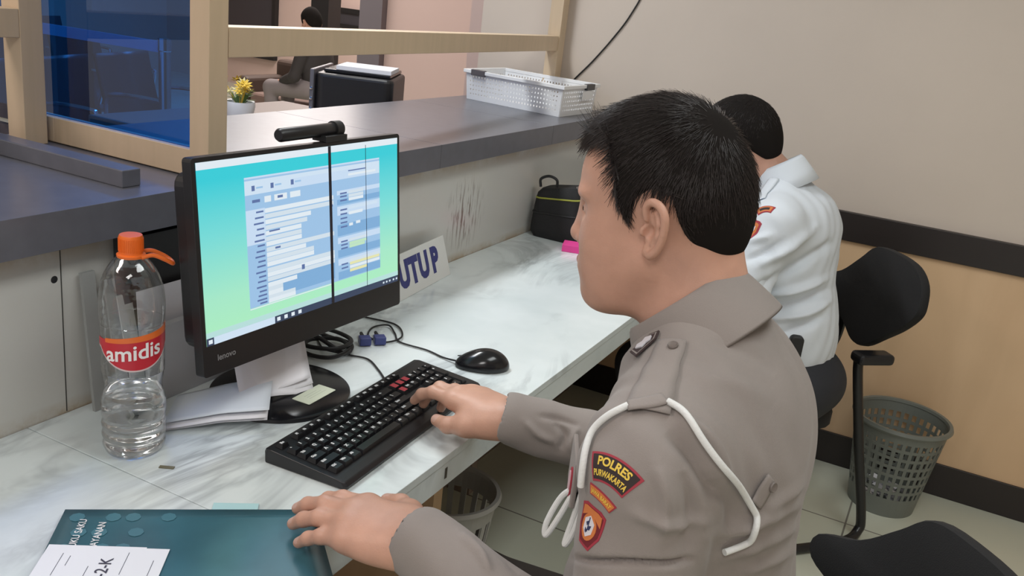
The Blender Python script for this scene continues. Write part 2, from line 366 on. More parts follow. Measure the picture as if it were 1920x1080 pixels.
def srect(u0, v0, u1, v1, mi, z=None):            # u right, v down, both 0..1
    z = z or .0006
    p = lambda u, v: FM((SX0 + u * SW, SYT - v * SH, z)); sb.add([p(u0, v1), p(u1, v1), p(u1, v0), p(u0, v0)], [(0, 1, 2, 3)], mi)
srect(0, 0, 1, 1, 0)
srect(0, 0, 1, .040, 1, .0008)
srect(.19, .115, .885, .865, 3, .0008)
srect(.19, .115, .885, .125, 4, .0009); srect(.19, .135, .885, .215, 12, .0009); srect(.40, .16, .80, .215, 4, .00095); srect(.19, .215, .885, .285, 3, .001)
for k, uu in enumerate((.22, .305, .40)): srect(uu, .165, uu + .014, .195, 6, .0011); srect(uu + .02, .175, uu + .05, .185, 3, .0011)
srect(.70, .165, .80, .172, 6, .0011); srect(.70, .185, .86, .20, 1, .0011)
for uu, w_ in ((.275, .03), (.32, .06), (.395, .05)): srect(uu, .235, uu + w_, .27, 1, .0011)
srect(.335, .243, .36, .258, 6, .0012)
srect(.22, .245, .255, .262, 6, .0011)
# left form column
srect(.19, .30, .275, .84, 4, .0009); srect(.19, .50, .275, .84, 3, .00095); srect(.275, .30, .615, .84, 3, .0009); srect(.275, .70, .615, .84, 2, .00095)
rows = [(.305, .34), (.338, .34), (.371, .22), (.404, .20), (.437, .17), (.470, .17), (.500, .17), (.533, .34), (.563, .19), (.592, .23), (.62, .23), (.655, .34), (.682, .34), (.710, .34), (.742, .14), (.768, .07), (.793, .07), (.818, .13), (.838, .13)]
for i, (v, w_) in enumerate(rows):
    srect(.275, v, .275 + w_, v + .026, 5 if i % 2 else 1, .0011)
    srect(.235 - .006 * (i % 3), v + .008, .268, v + .018, 6, .0011)
srect(.29, .437, .34, .446, 6, .0012); srect(.315, .54, .34, .552, 6, .0012); srect(.44, .69, .455, .72, 6, .0012); srect(.60, .36, .61, .375, 6, .0012)
# right form column
for (v0, v1) in ((.285, .375), (.385, .575), (.585, .715), (.725, .86)):
    srect(.635, v0, .885, v1, 2, .0009); srect(.635, v0, .885, v0 + (v1 - v0) * .62, 3, .00095); srect(.635, v0, .885, v0 + (v1 - v0) * .3, 4, .001)
for v, w_, mi in ((.295, .085, 5), (.318, .085, 5), (.340, .085, 1), (.395, .17, 12), (.43, .08, 1), (.605, .10, 5), (.628, .10, 8), (.648, .09, 8), (.742, .18, 5), (.762, .18, 7), (.785, .18, 1), (.808, .10, 7)):
    srect(.70, v, .70 + w_, v + .019, mi, .0011)
for v in (.30, .32, .345, .405, .432, .46, .488, .515, .61, .632, .655, .76, .785): srect(.652, v, .69, v + .010, 6, .0011)
srect(.70, .505, .722, .523, 1, .0011); srect(.74, .50, .765, .518, 1, .0011)
srect(.19, .868, .6, .874, 1, .0009)
srect(0, .925, 1, .957, 11, .0009); srect(0, .957, 1, 1, 10, .0009); srect(.03, .957, .30, 1, 12, .001)
for uu in (.008, .31, .345, .38, .415): srect(uu, .967, uu + .016, .99, 1, .0011)
for uu in (.90, .92, .94, .965, .985): srect(uu, .972, uu + .010, .985, 5, .0011)
srect(.592, 0, .607, 1, 9, .0014); srect(.800, .02, .803, .965, 9, .0014)
sb.build('screen', SC, mo, RM)
b = MB(); put_text(b, 'lenovo', .0135, FM, .0006, 0, .0002, 'LEFT', off=(-.218, -.139)); b.build('maker_lettering', mat('lettering_grey', (.26, .26, .27), .4), mo, RM)
b = MB().box((-.035, -.13, -.085), (.035, .05, -.050), frame=FM); b.tube([(.165, 1.17, .762), (.168, 1.172, .85), (.178, 1.172, .95)], .03, 16, flat=.5)
b.build('stand_neck', M['blackpl'], mo, RM)
b = MB().lathe([(0, .012), (.06, .0115), (.118, .009), (.124, .006), (.125, 0), (0, 0)], (.208, 1.178, .7502), 64); ft = b.build('round_foot', M['blackgl'], mo, RM)
stick = MB(); FS = fr((.274, 1.190, .7615), (-.03, .9995, 0), (-.9995, -.03, 0), (.0, .0, 1))
stick.prism(rrect(.078, .038, .002, 2), FS, 0, .0008); FS2 = lambda p: FS((p[0], p[1], p[2] + .0009))
for i in range(3): stick.add([FS2((-.02, .006 - i * .006, 0)), FS2((.015 + .006 * i, .006 - i * .006, 0)), FS2((.015 + .006 * i, .0075 - i * .006, 0)), FS2((-.02, .0075 - i * .006, 0))], [(0, 1, 2, 3)], 1)
tag(stick.build('sticker', [mat('sticker_green_white', (.55, .60, .48), .5), mat('faint_ink', (.42, .47, .38), .6)], ft, RM), 'pale green inventory sticker')
wc = thing('webcam', 'black bar webcam clipped on the top edge of the monitor', 'webcam', (.235, 1.2, 1.212)); RW = (.235, 1.2, 1.212)
b = MB().tube([(.243, 1.108, 1.2295), (.243, 1.112, 1.2295), (.243, 1.262, 1.2295), (.243, 1.266, 1.2295)], [.0085, .011, .011, .0085], 20); b.build('barrel', M['blackpl'], wc, RW)
MB().box((.232, 1.205, 1.2125), (.262, 1.262, 1.2225)).build('clip', M['rubber'], wc, RW, bevel=.001)
MB().tube([(.243, 1.244, 1.2295), (.243, 1.262, 1.2295)], .0135, 20).build('end_ring', M['rubber'], wc, RW)

# ---------------------------------------------------------------- keyboard
KA = np.array([-.042, .9991, 0]); KB = np.array([.9991, .042, 0])          # along the rows, towards the typist
KO = np.array([.428, .975, .7562])                                          # near end, middle of depth
kt = math.atan(.011 / .15); KBt = KB * math.cos(kt) - np.array([0, 0, 1]) * math.sin(kt); KN = np.cross(KA, -KBt); KN = KN if KN[2] > 0 else -KN
FK = fr(KO + np.array([0, 0, .014]), KA, -KBt, KN)                            # u along, v away from typist, w up
kb = thing('keyboard', 'black computer keyboard with worn white lettering lying along the desk edge', 'keyboard', tuple(KO + KA * .22)); RK = tuple(KO + KA * .22)
v = []; prof = [(-.078, -.0125), (-.080, -.007), (-.074, -.001), (-.060, 0), (.066, 0), (.074, -.002), (.076, -.008), (.074, -.0252)]
body = MB(); n = len(prof)
us = [(-.001, .94), (.003, 1), (.449, 1), (.453, .94)]
vv = [FK((u, p * s, w)) for u, s in us for p, w in prof]
body.add(vv, [(i * n + j, i * n + (j + 1) % n, (i + 1) * n + (j + 1) % n, (i + 1) * n + j) for i in range(3) for j in range(n)] + [tuple(range(n - 1, -1, -1)), tuple(range(3 * n, 4 * n))])
bo = body.build('case', M['blackpl'], kb, RK, bevel=.0015)
keys = MB(); leg = MB(); redk = MB()
U_ = .01905
def key(u, v, w=1., h=1., txt=None, red=False):
    x0, x1, y0, y1 = u, u + w * U_, v - h * U_, v; g = .0008; t = .0028
    q = [(x0 + g, y0 + g, .0005), (x1 - g, y0 + g, .0005), (x1 - g, y1 - g, .0005), (x0 + g, y1 - g, .0005), (x0 + g + t, y0 + g + t * .8, .0075), (x1 - g - t, y0 + g + t * .8, .0075), (x1 - g - t, y1 - g - t, .0075), (x0 + g + t, y1 - g - t, .0075)]
    keys.add([FK(p) for p in q], [(4, 5, 6, 7), (0, 1, 5, 4), (1, 2, 6, 5), (2, 3, 7, 6), (3, 0, 4, 7)])
    if txt and not red:
        put_text(leg, txt, .0075 if len(txt) == 1 else .0052, FK, .0078, 0, .0006, 'LEFT', off=(x0 + .0045, y1 - .0075))
    if red:
        redk.add([FK(p) for p in ((x0 + .003, y0 + .003, .0079), (x1 - .003, y0 + .003, .0079), (x1 - .003, y1 - .003, .0079), (x0 + .003, y1 - .003, .0079))], [(0, 1, 2, 3)])
x0 = .010; yt = .064
key(x0, yt, 1, .8, 'Esc')
for g in range(3):
    for k in range(4): key(x0 + (2 + g * 4.5 + k) * U_, yt, 1, .8, 'F%d' % (g * 4 + k + 1))
rows_ = [[('`1234567890-=', None), ('Bksp', 2)], None]
yy = yt - .8 * U_ - .006
for i, c in enumerate('`1234567890-='): key(x0 + i * U_, yy, 1, 1, c)
key(x0 + 13 * U_, yy, 2, 1, '<-'); yy -= U_
key(x0, yy, 1.5, 1, 'Tab')
for i, c in enumerate('QWERTYUIOP[]'): key(x0 + (1.5 + i) * U_, yy, 1, 1, c)
key(x0 + 13.5 * U_, yy, 1.5, 1, '\\'); yy -= U_
key(x0, yy, 1.75, 1, 'Caps')
for i, c in enumerate("ASDFGHJKL;'"): key(x0 + (1.75 + i) * U_, yy, 1, 1, c)
key(x0 + 12.75 * U_, yy, 2.25, 1, 'Enter'); yy -= U_
key(x0, yy, 2.25, 1, 'Shift')
for i, c in enumerate('ZXCVBNM,./'): key(x0 + (2.25 + i) * U_, yy, 1, 1, c)
key(x0 + 12.25 * U_, yy, 2.75, 1, 'Shift'); yy -= U_
px = x0
for w_, t in ((1.25, 'Ctrl'), (1.25, 'Win'), (1.25, 'Alt'), (6.25, None), (1.25, 'Alt'), (1.25, 'Win'), (1.25, 'Fn'), (1.25, 'Ctrl')): key(px, yy, w_, 1, t); px += w_ * U_
nx = x0 + 15.2 * U_; y1 = yt - .8 * U_ - .006
for r in range(2):
    for k, t in enumerate((('Ins', 'Hm', 'PU'), ('Del', 'End', 'PD'))[r]): key(nx + k * U_, y1 - r * U_, 1, 1, t, red=True if r == 0 or k == 0 else False)
for k in range(3): key(nx + k * U_, yt, 1, .8, 'Pr')
key(nx + U_, y1 - 3 * U_, 1, 1, '^')
for k, t in enumerate('<v>'): key(nx + k * U_, y1 - 4 * U_, 1, 1, t)
mx_ = nx + 3.2 * U_
for r, row in enumerate(('N/*-', '789', '456', '123')):
    for k, t in enumerate(row): key(mx_ + k * U_, y1 - r * U_, 1, 1, t)
key(mx_, y1 - 4 * U_, 2, 1, '0'); key(mx_ + 2 * U_, y1 - 4 * U_, 1, 1, '.'); key(mx_ + 3 * U_, y1 - U_, 1, 2, '+'); key(mx_ + 3 * U_, y1 - 3 * U_, 1, 2, None)
kk = keys.build('keys', mat('keycap_black', (.011, .011, .013), .32), kb, RK); tag(kk, kind='stuff')
lg = leg.build('key_lettering', mat('legend_white', (.75, .76, .78), .5), kk, RK); tag(lg, kind='stuff')
tag(redk.build('key_film', mat('key_red_film', (.50, .055, .075), .4), kk, RK), 'red film on the navigation keys', kind='stuff')

# ---------------------------------------------------------------- cables
def cable(name, pts, r, label, cat='cable', mt=None, n=10):
    p = spline(pts, n)
    o = MB().tube(p, r, 8).build(name, mt or M['rubber'], None); return tag(o, label, cat)
cable('keyboard_cable', [(.325, 1.337, .7585), (.318, 1.345, .754), (.285, 1.372, .7535), (.24, 1.40, .7535), (.20, 1.392, .7535), (.155, 1.375, .757), (.13, 1.39, .7535), (.06, 1.45, .7535)], .002, 'thin black cable curving from the keyboard to the cable tangle behind the monitor')
cable('mouse_cable', [(.392, 1.506, .7585), (.35, 1.512, .7535), (.303, 1.522, .7535), (.236, 1.521, .7535), (.20, 1.555, .7535), (.165, 1.58, .756), (.145, 1.55, .7535), (.17, 1.50, .7535), (.215, 1.50, .7535), (.225, 1.545, .756), (.17, 1.60, .7535), (.09, 1.59, .7535)], .002, 'thin black cable looping from the mouse past the blue plugs')
for i, (pts, lab) in enumerate((
    ([(.06, 1.38, .7545), (.13, 1.34, .7545), (.19, 1.345, .76), (.20, 1.39, .768), (.15, 1.42, .766), (.105, 1.39, .762), (.13, 1.345, .768), (.19, 1.36, .774), (.19, 1.41, .775), (.14, 1.44, .77), (.05, 1.47, .7545)], 'thick black cable coiled behind the monitor foot'),
    ([(.05, 1.33, .7545), (.10, 1.355, .79), (.15, 1.36, .785), (.20, 1.375, .762), (.175, 1.43, .759), (.12, 1.42, .765), (.09, 1.37, .80), (.06, 1.32, .85)], 'black cable dropping from behind the monitor into the coil'))):
    cable('power_cable', pts, .0045, lab)
for i, (p, q, lab) in enumerate((((.195, 1.455, .7605), (.160, 1.487, .7605), 'blue video plug nearest the monitor foot'), ((.215, 1.480, .7605), (.180, 1.512, .7605), 'blue video plug farther from the monitor foot, beside its twin'))):
    p, q = np.array(p), np.array(q); d = (q - p) / np.linalg.norm(q - p); s_ = np.cross(d, (0, 0, 1)); F = fr(p, d, s_, (0, 0, 1))
    vp = thing('video_plug', lab, 'plug', tuple(p - np.array([0, 0, .0095])), group='blue video plugs'); rp = tuple(p - np.array([0, 0, .0095]))
    MB().box((0, -.012, -.0085), (.022, .012, .0085), frame=F).build('plug_body', mat('plug_blue', (.045, .06, .22), .4), vp, rp, bevel=.002)
    MB().tube([F((.022, 0, 0)), F((.040, 0, -.001)), F((.060, .002, -.003))], [.0055, .0045, .0035], 10).build('strain_relief', M['rubber'], vp, rp)

# ---------------------------------------------------------------- tutup sign
sg = thing('desk_sign', 'white desk sign with blue capitals leaning against the tiled wall behind the monitor', 'sign', (.09, 1.8, .75)); RS = (.09, 1.8, .75)
sU = np.array([-.0975, 1.0, 0]); sU /= np.linalg.norm(sU); sN = np.array([1, .0975, 0.]); sN /= np.linalg.norm(sN)
sV = np.array([-.30, -.03, .95]); sV -= sU * sV.dot(sU); sV /= np.linalg.norm(sV); sNN = np.cross(sU, sV); 
FSg = fr((.073, 1.905, .7508), sU, sV, sNN if sNN[0] > 0 else -sNN)
MB().prism([(-.24, 0), (.118, 0), (.118, .108), (-.24, .108)], FSg, -.004, 0).build('plate', mat('sign_white', (.74, .76, .74), .4), sg, RS, bevel=.0008)
b = MB()
for ch, cu in (('T', -.181), ('U', -.122), ('T', -.070), ('U', -.016), ('P', .046)): put_text(b, ch, .086, FSg, .0005, 0, .0052, off=(cu, .054), sx=.86)
b.build('lettering', mat('sign_blue', (.035, .045, .20), .5), sg, RS)

# ---------------------------------------------------------------- pouch and note pad
po = thing('camera_pouch', 'black zipped pouch with carry loop and yellow piping at the far end of the desk', 'pouch', (.1, 2.63, .75)); RP = (.1, 2.63, .75)
def soft(cx, cy, z0, w, d, h, lean, r=.03, levels=10):
    mb = MB(); rings = []
    for i in range(levels + 1):
        t = i / levels; s = 1 - .06 * abs(2 * t - 1) ** 3 - .07 * t; e = 1 - max(0, abs(2 * t - 1) - .8) * .6
        rings.append([(cx + (x * s * e) , cy + y * s * e + lean * t, z0 + h * t + .022 * t * (x / w)) for x, y in rrect(w, d, r, 6)])
    k = len(rings[0]); v = [p for r_ in rings for p in r_]
    f = [(i * k + j, i * k + (j + 1) % k, (i + 1) * k + (j + 1) % k, (i + 1) * k + j) for i in range(levels) for j in range(k)] + [tuple(range(k - 1, -1, -1)), tuple(range(levels * k, levels * k + k))]
    return mb.add(v, f, 0, True), rings
mb, rg = soft(.10, 2.63, .7505, .17, .12, .165, .015)
mb.build('shell', mat('pouch_fabric', (.014, .014, .015), .8, bump=.3, bump_scale=300), po, RP)
b = MB(); pts = [np.array(p) for p in rg[8]]; b.tube(pts + [pts[0]], .0028, 6); b.build('piping', mat('pouch_yellow', (.36, .38, .06), .5), po, RP)
b = MB(); pts = [np.array(p) * [1, 1, 1] for p in rg[5]]; b.tube(pts + [pts[0]], .0032, 6); b.build('zip', M['rubber'], po, RP)
b = MB().tube(spline([(.035, 2.60, .91), (.035, 2.595, .935), (.06, 2.60, .948), (.085, 2.605, .94), (.088, 2.61, .918)]), .0045, 8); b.build('carry_loop', M['rubber'], po, RP)
b = MB().box((.03, 2.562, .76), (.05, 2.5625, .90)); 
np_ = MB(); FN = rotz((.212, 2.525, .7504), .3); np_.box((-.04, -.03, 0), (.04, .03, .022), frame=FN)
tag(np_.build('note_pad', mat('pink_pad', (.80, .06, .32), .6), None, bevel=.001), 'bright pink note pad lying in front of the black pouch', 'note pad')

# ---------------------------------------------------------------- mouse is built with the sculpting tool further down
# ---------------------------------------------------------------- water bottle
BC = (.172, .884, .7505)
wb = thing('water_bottle', 'half-empty clear plastic water bottle with orange cap and red label', 'bottle', BC)
prof = [(.0, .004), (.025, .002), (.038, 0), (.043, .006), (.0455, .014), (.0435, .021), (.0465, .030), (.044, .038), (.0468, .047), (.0445, .056), (.0465, .066), (.0462, .085), (.0425, .098), (.0408, .110), (.0425, .122), (.0445, .135), (.0448, .14), (.0448, .205), (.0455, .212), (.0462, .225), (.0460, .245), (.0430, .268), (.036, .288), (.026, .303), (.0175, .312), (.0150, .316), (.0150, .322)]
M['pet'] = glass_film_mat('clear_plastic', (.955, .965, .97), .17, .05)
nt = M['pet'].node_tree; tc = nt.nodes.new('ShaderNodeTexCoord'); nz = nt.nodes.new('ShaderNodeTexNoise'); nz.inputs['Scale'].default_value = 45; nz.inputs['Detail'].default_value = 2
nt.links.new(tc.outputs['Object'], nz.inputs['Vector']); bp = nt.nodes.new('ShaderNodeBump'); bp.inputs['Strength'].default_value = .35; bp.inputs['Distance'].default_value = .004; nt.links.new(nz.outputs['Fac'], bp.inputs['Height'])
for n_ in nt.nodes:
    if n_.type == 'BSDF_GLOSSY': nt.links.new(bp.outputs['Normal'], n_.inputs['Normal'])
def smoothprof(pr_, k=4): return [(max(0, a[0]), a[1]) for a in spline([(p[0], p[1], 0) for p in pr_], k)]
MB().lathe(smoothprof(prof), BC, 64).build('bottle_body', M['pet'], wb, BC, sharp=None)
M['water'] = mat('water', (1, 1, 1), .0); M['water'].node_tree.nodes['Principled BSDF'].inputs['Transmission Weight'].default_value = 1; M['water'].node_tree.nodes['Principled BSDF'].inputs['IOR'].default_value = 1.33
wp = [(max(0, r - .0012), z + .0015) for r, z in smoothprof(prof) if z < .100]; wp = wp + [(0, wp[-1][1])]
MB().lathe(wp, BC, 64).build('water', M['water'], wb, BC)
LBA = math.atan2(-.884, 1.198 - .172) + .06       # label front faces the camera side
def lab_pt(a, z, r): return (BC[0] + r * math.cos(LBA + a), BC[1] + r * math.sin(LBA + a), BC[2] + z)
b = MB(); na = 48
def band(a0, a1, zlo, zhi, mi, r):
    v = [];
    for i in range(na + 1):
        a = a0 + (a1 - a0) * i / na; v += [lab_pt(a, zlo(a), r), lab_pt(a, zhi(a), r)]
    b.add(v, [(2 * i, 2 * i + 2, 2 * i + 3, 2 * i + 1) for i in range(na)], mi, True)
lo_ = lambda a: .149 + .030 * min(1, (abs(a) / 1.3) ** 2.2); hi_ = lambda a: .197 - .006 * math.sin(a) * 0 + .004 * a
band(-1.62, 1.62, lo_, hi_, 0, .0453); band(-1.0, 1.62, lambda a: hi_(a) - .0045 + .0, lambda a: hi_(a) + .002 + .006 * (a + 1.0) / 2.6, 1, .0455); band(-1.62, 1.62, lambda a: lo_(a) - .0025, lo_, 2, .0453)
lab = b.build('label', [mat('label_red', (.52, .02, .035), .35), mat('label_orange', (.75, .16, .03), .35), mat('label_edge', (.62, .50, .50), .4)], wb, BC)
b = MB(); tv, tf = text2d('amidis', .033, .0006)
b.add([lab_pt(x / .0456 - .03, .1755 + y + .0045 * x / .04, .0459) for x, y in tv], tf); b.build('label_lettering', mat('label_white', (.85, .82, .82), .4), lab, BC)
b = MB(); tv, tf = text2d('1.5L', .016, -.0002); b.add([lab_pt(x / .0456 + .1, .2245 + y, .0466) for x, y in tv], tf); b.build('embossed_mark', glass_film_mat('emboss', (.85, .86, .88), .2), wb, BC)
M['orange'] = mat('orange_plastic', (.82, .16, .02), .38)
b = MB(); k = 60; pr2 = [(.0165, .312), (.0170, .316), (.0170, .321)]
b.lathe([(.0160, .309), (.0195, .310), (.0200, .3135), (.0165, .3155), (.0166, .340), (.0155, .3425), (0, .3428)], BC, 60)
for i in range(40):
    a = 2 * PI * i / 40; c_, s_ = math.cos(a), math.sin(a)
    b.box((BC[0] - .0004, BC[1] - .0004, BC[2] + .319), (BC[0] + .0004, BC[1] + .0004, BC[2] + .338), frame=lambda p, c_=c_, s_=s_: (p[0] + c_ * .0168, p[1] + s_ * .0168, p[2]))
b.build('cap', M['orange'], wb, BC)
hd = np.array([.56, .83, 0]); F = fr(np.array(BC) + [0, 0, .311], hd, (-.83, .56, 0), (0, 0, 1))
pth = [(.012, .0135, .0), (.028, .0125, .003), (.044, .0125, -.004), (.0545, .009, -.011), (.057, 0, -.0135), (.0545, -.009, -.011), (.044, -.0125, -.004), (.028, -.0125, .003), (.012, -.0135, .0)]
MB().tube(spline([F(p) for p in pth], 6), .0032, 10).build('carry_handle', M['orange'], wb, BC)

# ---------------------------------------------------------------- loose papers and folders
def sheet_stack(name, frame, poly, zs, mats, label, cat, bend=None, group=None, lines=None):
    mb = MB()
    for i, (z, off, mi) in enumerate(zs):
        n = 10; P = poly
        # bilinear grid over the quad
        q = [np.array(p, float) + np.array(off) for p in P]; v = []
        for a in range(n + 1):
            for c in range(n + 1):
                s, t = a / n, c / n; p = q[0] * (1 - s) * (1 - t) + q[1] * s * (1 - t) + q[2] * s * t + q[3] * (1 - s) * t
                w = z + (bend(s, t, i) if bend else 0); v.append(frame((p[0], p[1], w)))
        f = [(a * (n + 1) + c, (a + 1) * (n + 1) + c, (a + 1) * (n + 1) + c + 1, a * (n + 1) + c + 1) for a in range(n) for c in range(n)]
        mb.add(v, f, mi, True)
    o = mb.build(name, mats, None, sharp=None)
    sd = o.modifiers.new('thick', 'SOLIDIFY'); sd.thickness = .0004; sd.offset = 1
    return tag(o, label, cat, group)
FW = fr((0, 0, .7508), (1, 0, 0), (0, 1, 0), (0, 0, 1))
M['paperblue'] = mat('paper_cool', (.70, .76, .82), .7)
sheet_stack('folded_paper', FW, [(.165, .945), (.285, 1.055), (.205, 1.155), (.105, 1.03)], [(.0, (0, 0), 0), (.006, (.004, -.006), 0), (.013, (.000, .004), 1)], [M['paper'], M['paperblue']], 'folded white papers lying between the bottle and the monitor foot', 'paper', bend=lambda s, t, i: .004 * s * s + .012 * t * (1 - t) + .002 * i * s + (.0125 if s > .55 and t > .2 else .0125 * max(0, min(s / .55, 1))))
sheet_stack('crumpled_paper', fr((0, 0, .764), (1, 0, 0), (0, 1, 0), (0, 0, 1)), [(.215, 1.075), (.262, 1.205), (.196, 1.25), (.150, 1.12)], [(.0, (0, 0), 0), (.008, (-.008, .006), 0), (.015, (-.012, .002), 0)], [M['paper']], 'crumpled lilac white papers on the round monitor foot below the screen', 'paper', bend=lambda s, t, i: .072 * t ** 1.3 + .005 * math.sin(5 * s + i) + .006 * s * t)
def leaning(name, y0, y1, h, x, lean, mt, label, cat, th=.003, z0=.7506, group=None, dy=0.):
    F = fr((x, y0, z0), (0, 1, 0), np.array([-lean, dy, h]) , (1, 0, 0))
    mb = MB(); mb.box((0, 0, -th), (y1 - y0, 1, 0), frame=F); return tag(mb.build(name, mt, None), label, cat, group)
leaning('ring_binder', .985, 1.26, .285, .040, .004, M['rubber'], 'black binder standing against the tiled wall behind the monitor', 'binder', th=.022)
leaning('paper_sheet', 1.00, 1.20, .195, .060, .012, M['paper'], 'white lilac sheet leaning on the black binder behind the bottle', 'paper', th=.001)
leaning('grey_box_file', .995, 1.22, .135, .082, .004, mat('box_grey', (.47, .48, .50), .5), 'low grey file standing in front of the leaning sheet behind the bottle', 'file', th=.014)
M['folder_grey'] = mat('folder_grey', (.40, .41, .40), .6)
leaning('paper_folder', .952, .972, .215, .066, .05, M['folder_grey'], 'grey folder leaning upright at the wall left of the bottle, taller of two', 'folder', th=.004, group='grey folders behind the bottle', dy=.012)
leaning('paper_folder', .962, .99, .19, .088, .055, mat('folder_pale', (.50, .52, .50), .6), 'pale grey folder leaning in front of the taller grey folder by the bottle', 'folder', th=.003, group='grey folders behind the bottle', dy=.012)
leaning('grey_clipboard', .925, .95, .235, .034, .022, mat('clip_grey', (.33, .34, .33), .6), 'grey clipboard edge leaning nearest the tiled wall behind the folders', 'clipboard', th=.006)

# big folder under the left hand, with slips on it
FFd = fr((0, 0, .7512), (1, 0, 0), (0, 1, 0), (0, 0, 1))
fol = thing('document_folder', 'glossy teal blue document folder under the left hand at the desk corner', 'folder', (.45, .72, .7512)); RF = (.45, .72, .7512)
pA, pB, pC, pD = np.array([.248, .703, 0]), np.array([.508, .902, 0]), np.array([.69, .735, 0]), np.array([.42, .482, 0])
mb = MB(); n = 12; v = []
for a in range(n + 1):
    for c in range(n + 1):
        s, t = a / n, c / n; p = pA * (1 - s) * (1 - t) + pB * s * (1 - t) + pC * s * t + pD * (1 - s) * t; v.append(FFd((p[0], p[1], 0.0058)))
mb.add(v, [(a * (n + 1) + c, (a + 1) * (n + 1) + c, (a + 1) * (n + 1) + c + 1, a * (n + 1) + c + 1) for a in range(n) for c in range(n)], 0, True)
fm = mat('folder_teal', (.055, .16, .205), .22, noise_amt=.25, noise_scale=9, spec=.6)
o = mb.build('cover', fm, fol, RF, sharp=None); sd = o.modifiers.new('t', 'SOLIDIFY'); sd.thickness = .0025; sd.offset = -1
e1 = (pB - pA) / np.linalg.norm(pB - pA); e2 = (pD - pA) / np.linalg.norm(pD - pA)
FT = fr(pA + np.array([0, 0, .7512 + .0068]), e2, -e1 * -1, (0, 0, 1))     # u into the page, v along the far edge
b = MB()
FTt = fr(pA + np.array([0, 0, .7512 + .0083]), -e2, e1 * -1, (0, 0, 1))
put_text(b, 'BUKU SAKU', .013, FTt, .0012, 0, .0002, off=(-.060, -.030)); put_text(b, 'LAYANAN', .013, FTt, .0012, 0, .0002, off=(-.062, -.055))
b.build('cover_lettering', M['white'], fol, RF)
b = MB()
for i in range(10):
    cu, cv = -.02 - .035 * (i % 3) , -.02 - .035 * (i // 3) - .01 * (i % 2); r = .010
    b.prism([(cu + r * math.cos(t), cv + r * math.sin(t)) for t in [k * PI / 4 for k in range(8)]], FTt, .0006, .0009)
b.build('cover_pattern', mat('pattern_teal', (.075, .20, .25), .25), fol, RF)
hl = np.array([.56, .70, .7645]); 
M['slip'] = mat('slip_white', (.82, .85, .90), .8)
def slip(name, p, ang, w, h, z, label, lines, hand=None, big=None):
    F = rotz((p[0], p[1], z), ang); t = thing(name, label, 'paper', (p[0], p[1], z)); r_ = (p[0], p[1], z)
    MB().box((0, -h, 0), (w, 0, .0004), frame=F).build('sheet', M['slip'], t, r_)
    b = MB(); 
    for (u, vv_, l) in lines: b.box((u, vv_, .0005), (u + .0007, vv_ + l, .0006), frame=F)
    if hand:
        G = fr(F((hand[1], hand[2], .0006)), (-math.sin(ang) * -1, math.cos(ang) * -1, 0), (math.cos(ang), math.sin(ang), 0), (0, 0, 1))
        G = fr(F((hand[1], hand[2], .0006)), np.array([-math.sin(ang), math.cos(ang), 0]), -np.array([math.cos(ang), math.sin(ang), 0]), (0, 0, 1))
        put_text(b, hand[0], .021, G, .0003, 0, .0002)
    b.build('writing', M['ink'], t, r_)
A_ = math.atan2(.066, .10)
slip('queue_slip', (.300, .640), A_, .118, .17, .7604, 'larger white slip lying on the teal folder, partly covered', [(.02, -.05, .03), (.035, -.06, .05)], None)
slip('queue_slip', (.306, .640), A_ - .0, .142, .15, .7611, 'white slip handwritten 2-K on top of the teal folder', [(.018, -.06, .045), (.028, -.04, .02), (.055, -.07, .03), (.095, -.055, .045), (.128, -.075, .05)], ('-2-K', .074, -.042))
sheet_stack('paper_sheet', FW, [(.345, .772), (.475, .868), (.47, .878), (.34, .785)], [(.0, (0, 0), 0)], [M['slip']], 'white sheet peeking out under the far edge of the teal folder', 'paper')
nt_ = MB(); FNt = rotz((.392, .822, .7514), .62); nt_.box((0, -.01, 0), (.062, .022, .0008), frame=FNt); nt_.box((.018, -.006, .0008), (.024, .004, .0011), 1, frame=FNt); nt_.box((.056, -.006, .0008), (.062, .006, .0011), 1, frame=FNt)
tag(nt_.build('sticky_note', [mat('note_teal', (.45, .70, .74), .6), M['ink']], None), 'pale teal note peeking out beside the far corner of the folder', 'note')
pc = MB().box((0, 0, 0), (.022, .007, .0012), frame=rotz((.247, .862, .7502), .5)); tag(pc.build('stain', mat('stain_brown', (.16, .15, .10), .7), None), 'small brown smudge on the marble near the bottle', 'smudge')
pc = MB().box((0, 0, 0), (.0006, .007, .02), frame=rotz((.5657, 1.17, .705), 0.)); tag(pc.build('chip_mark', mat('chip_dark', (.10, .09, .07), .8), None), 'dark chip mark on the desk front edge below the right hand', 'mark')

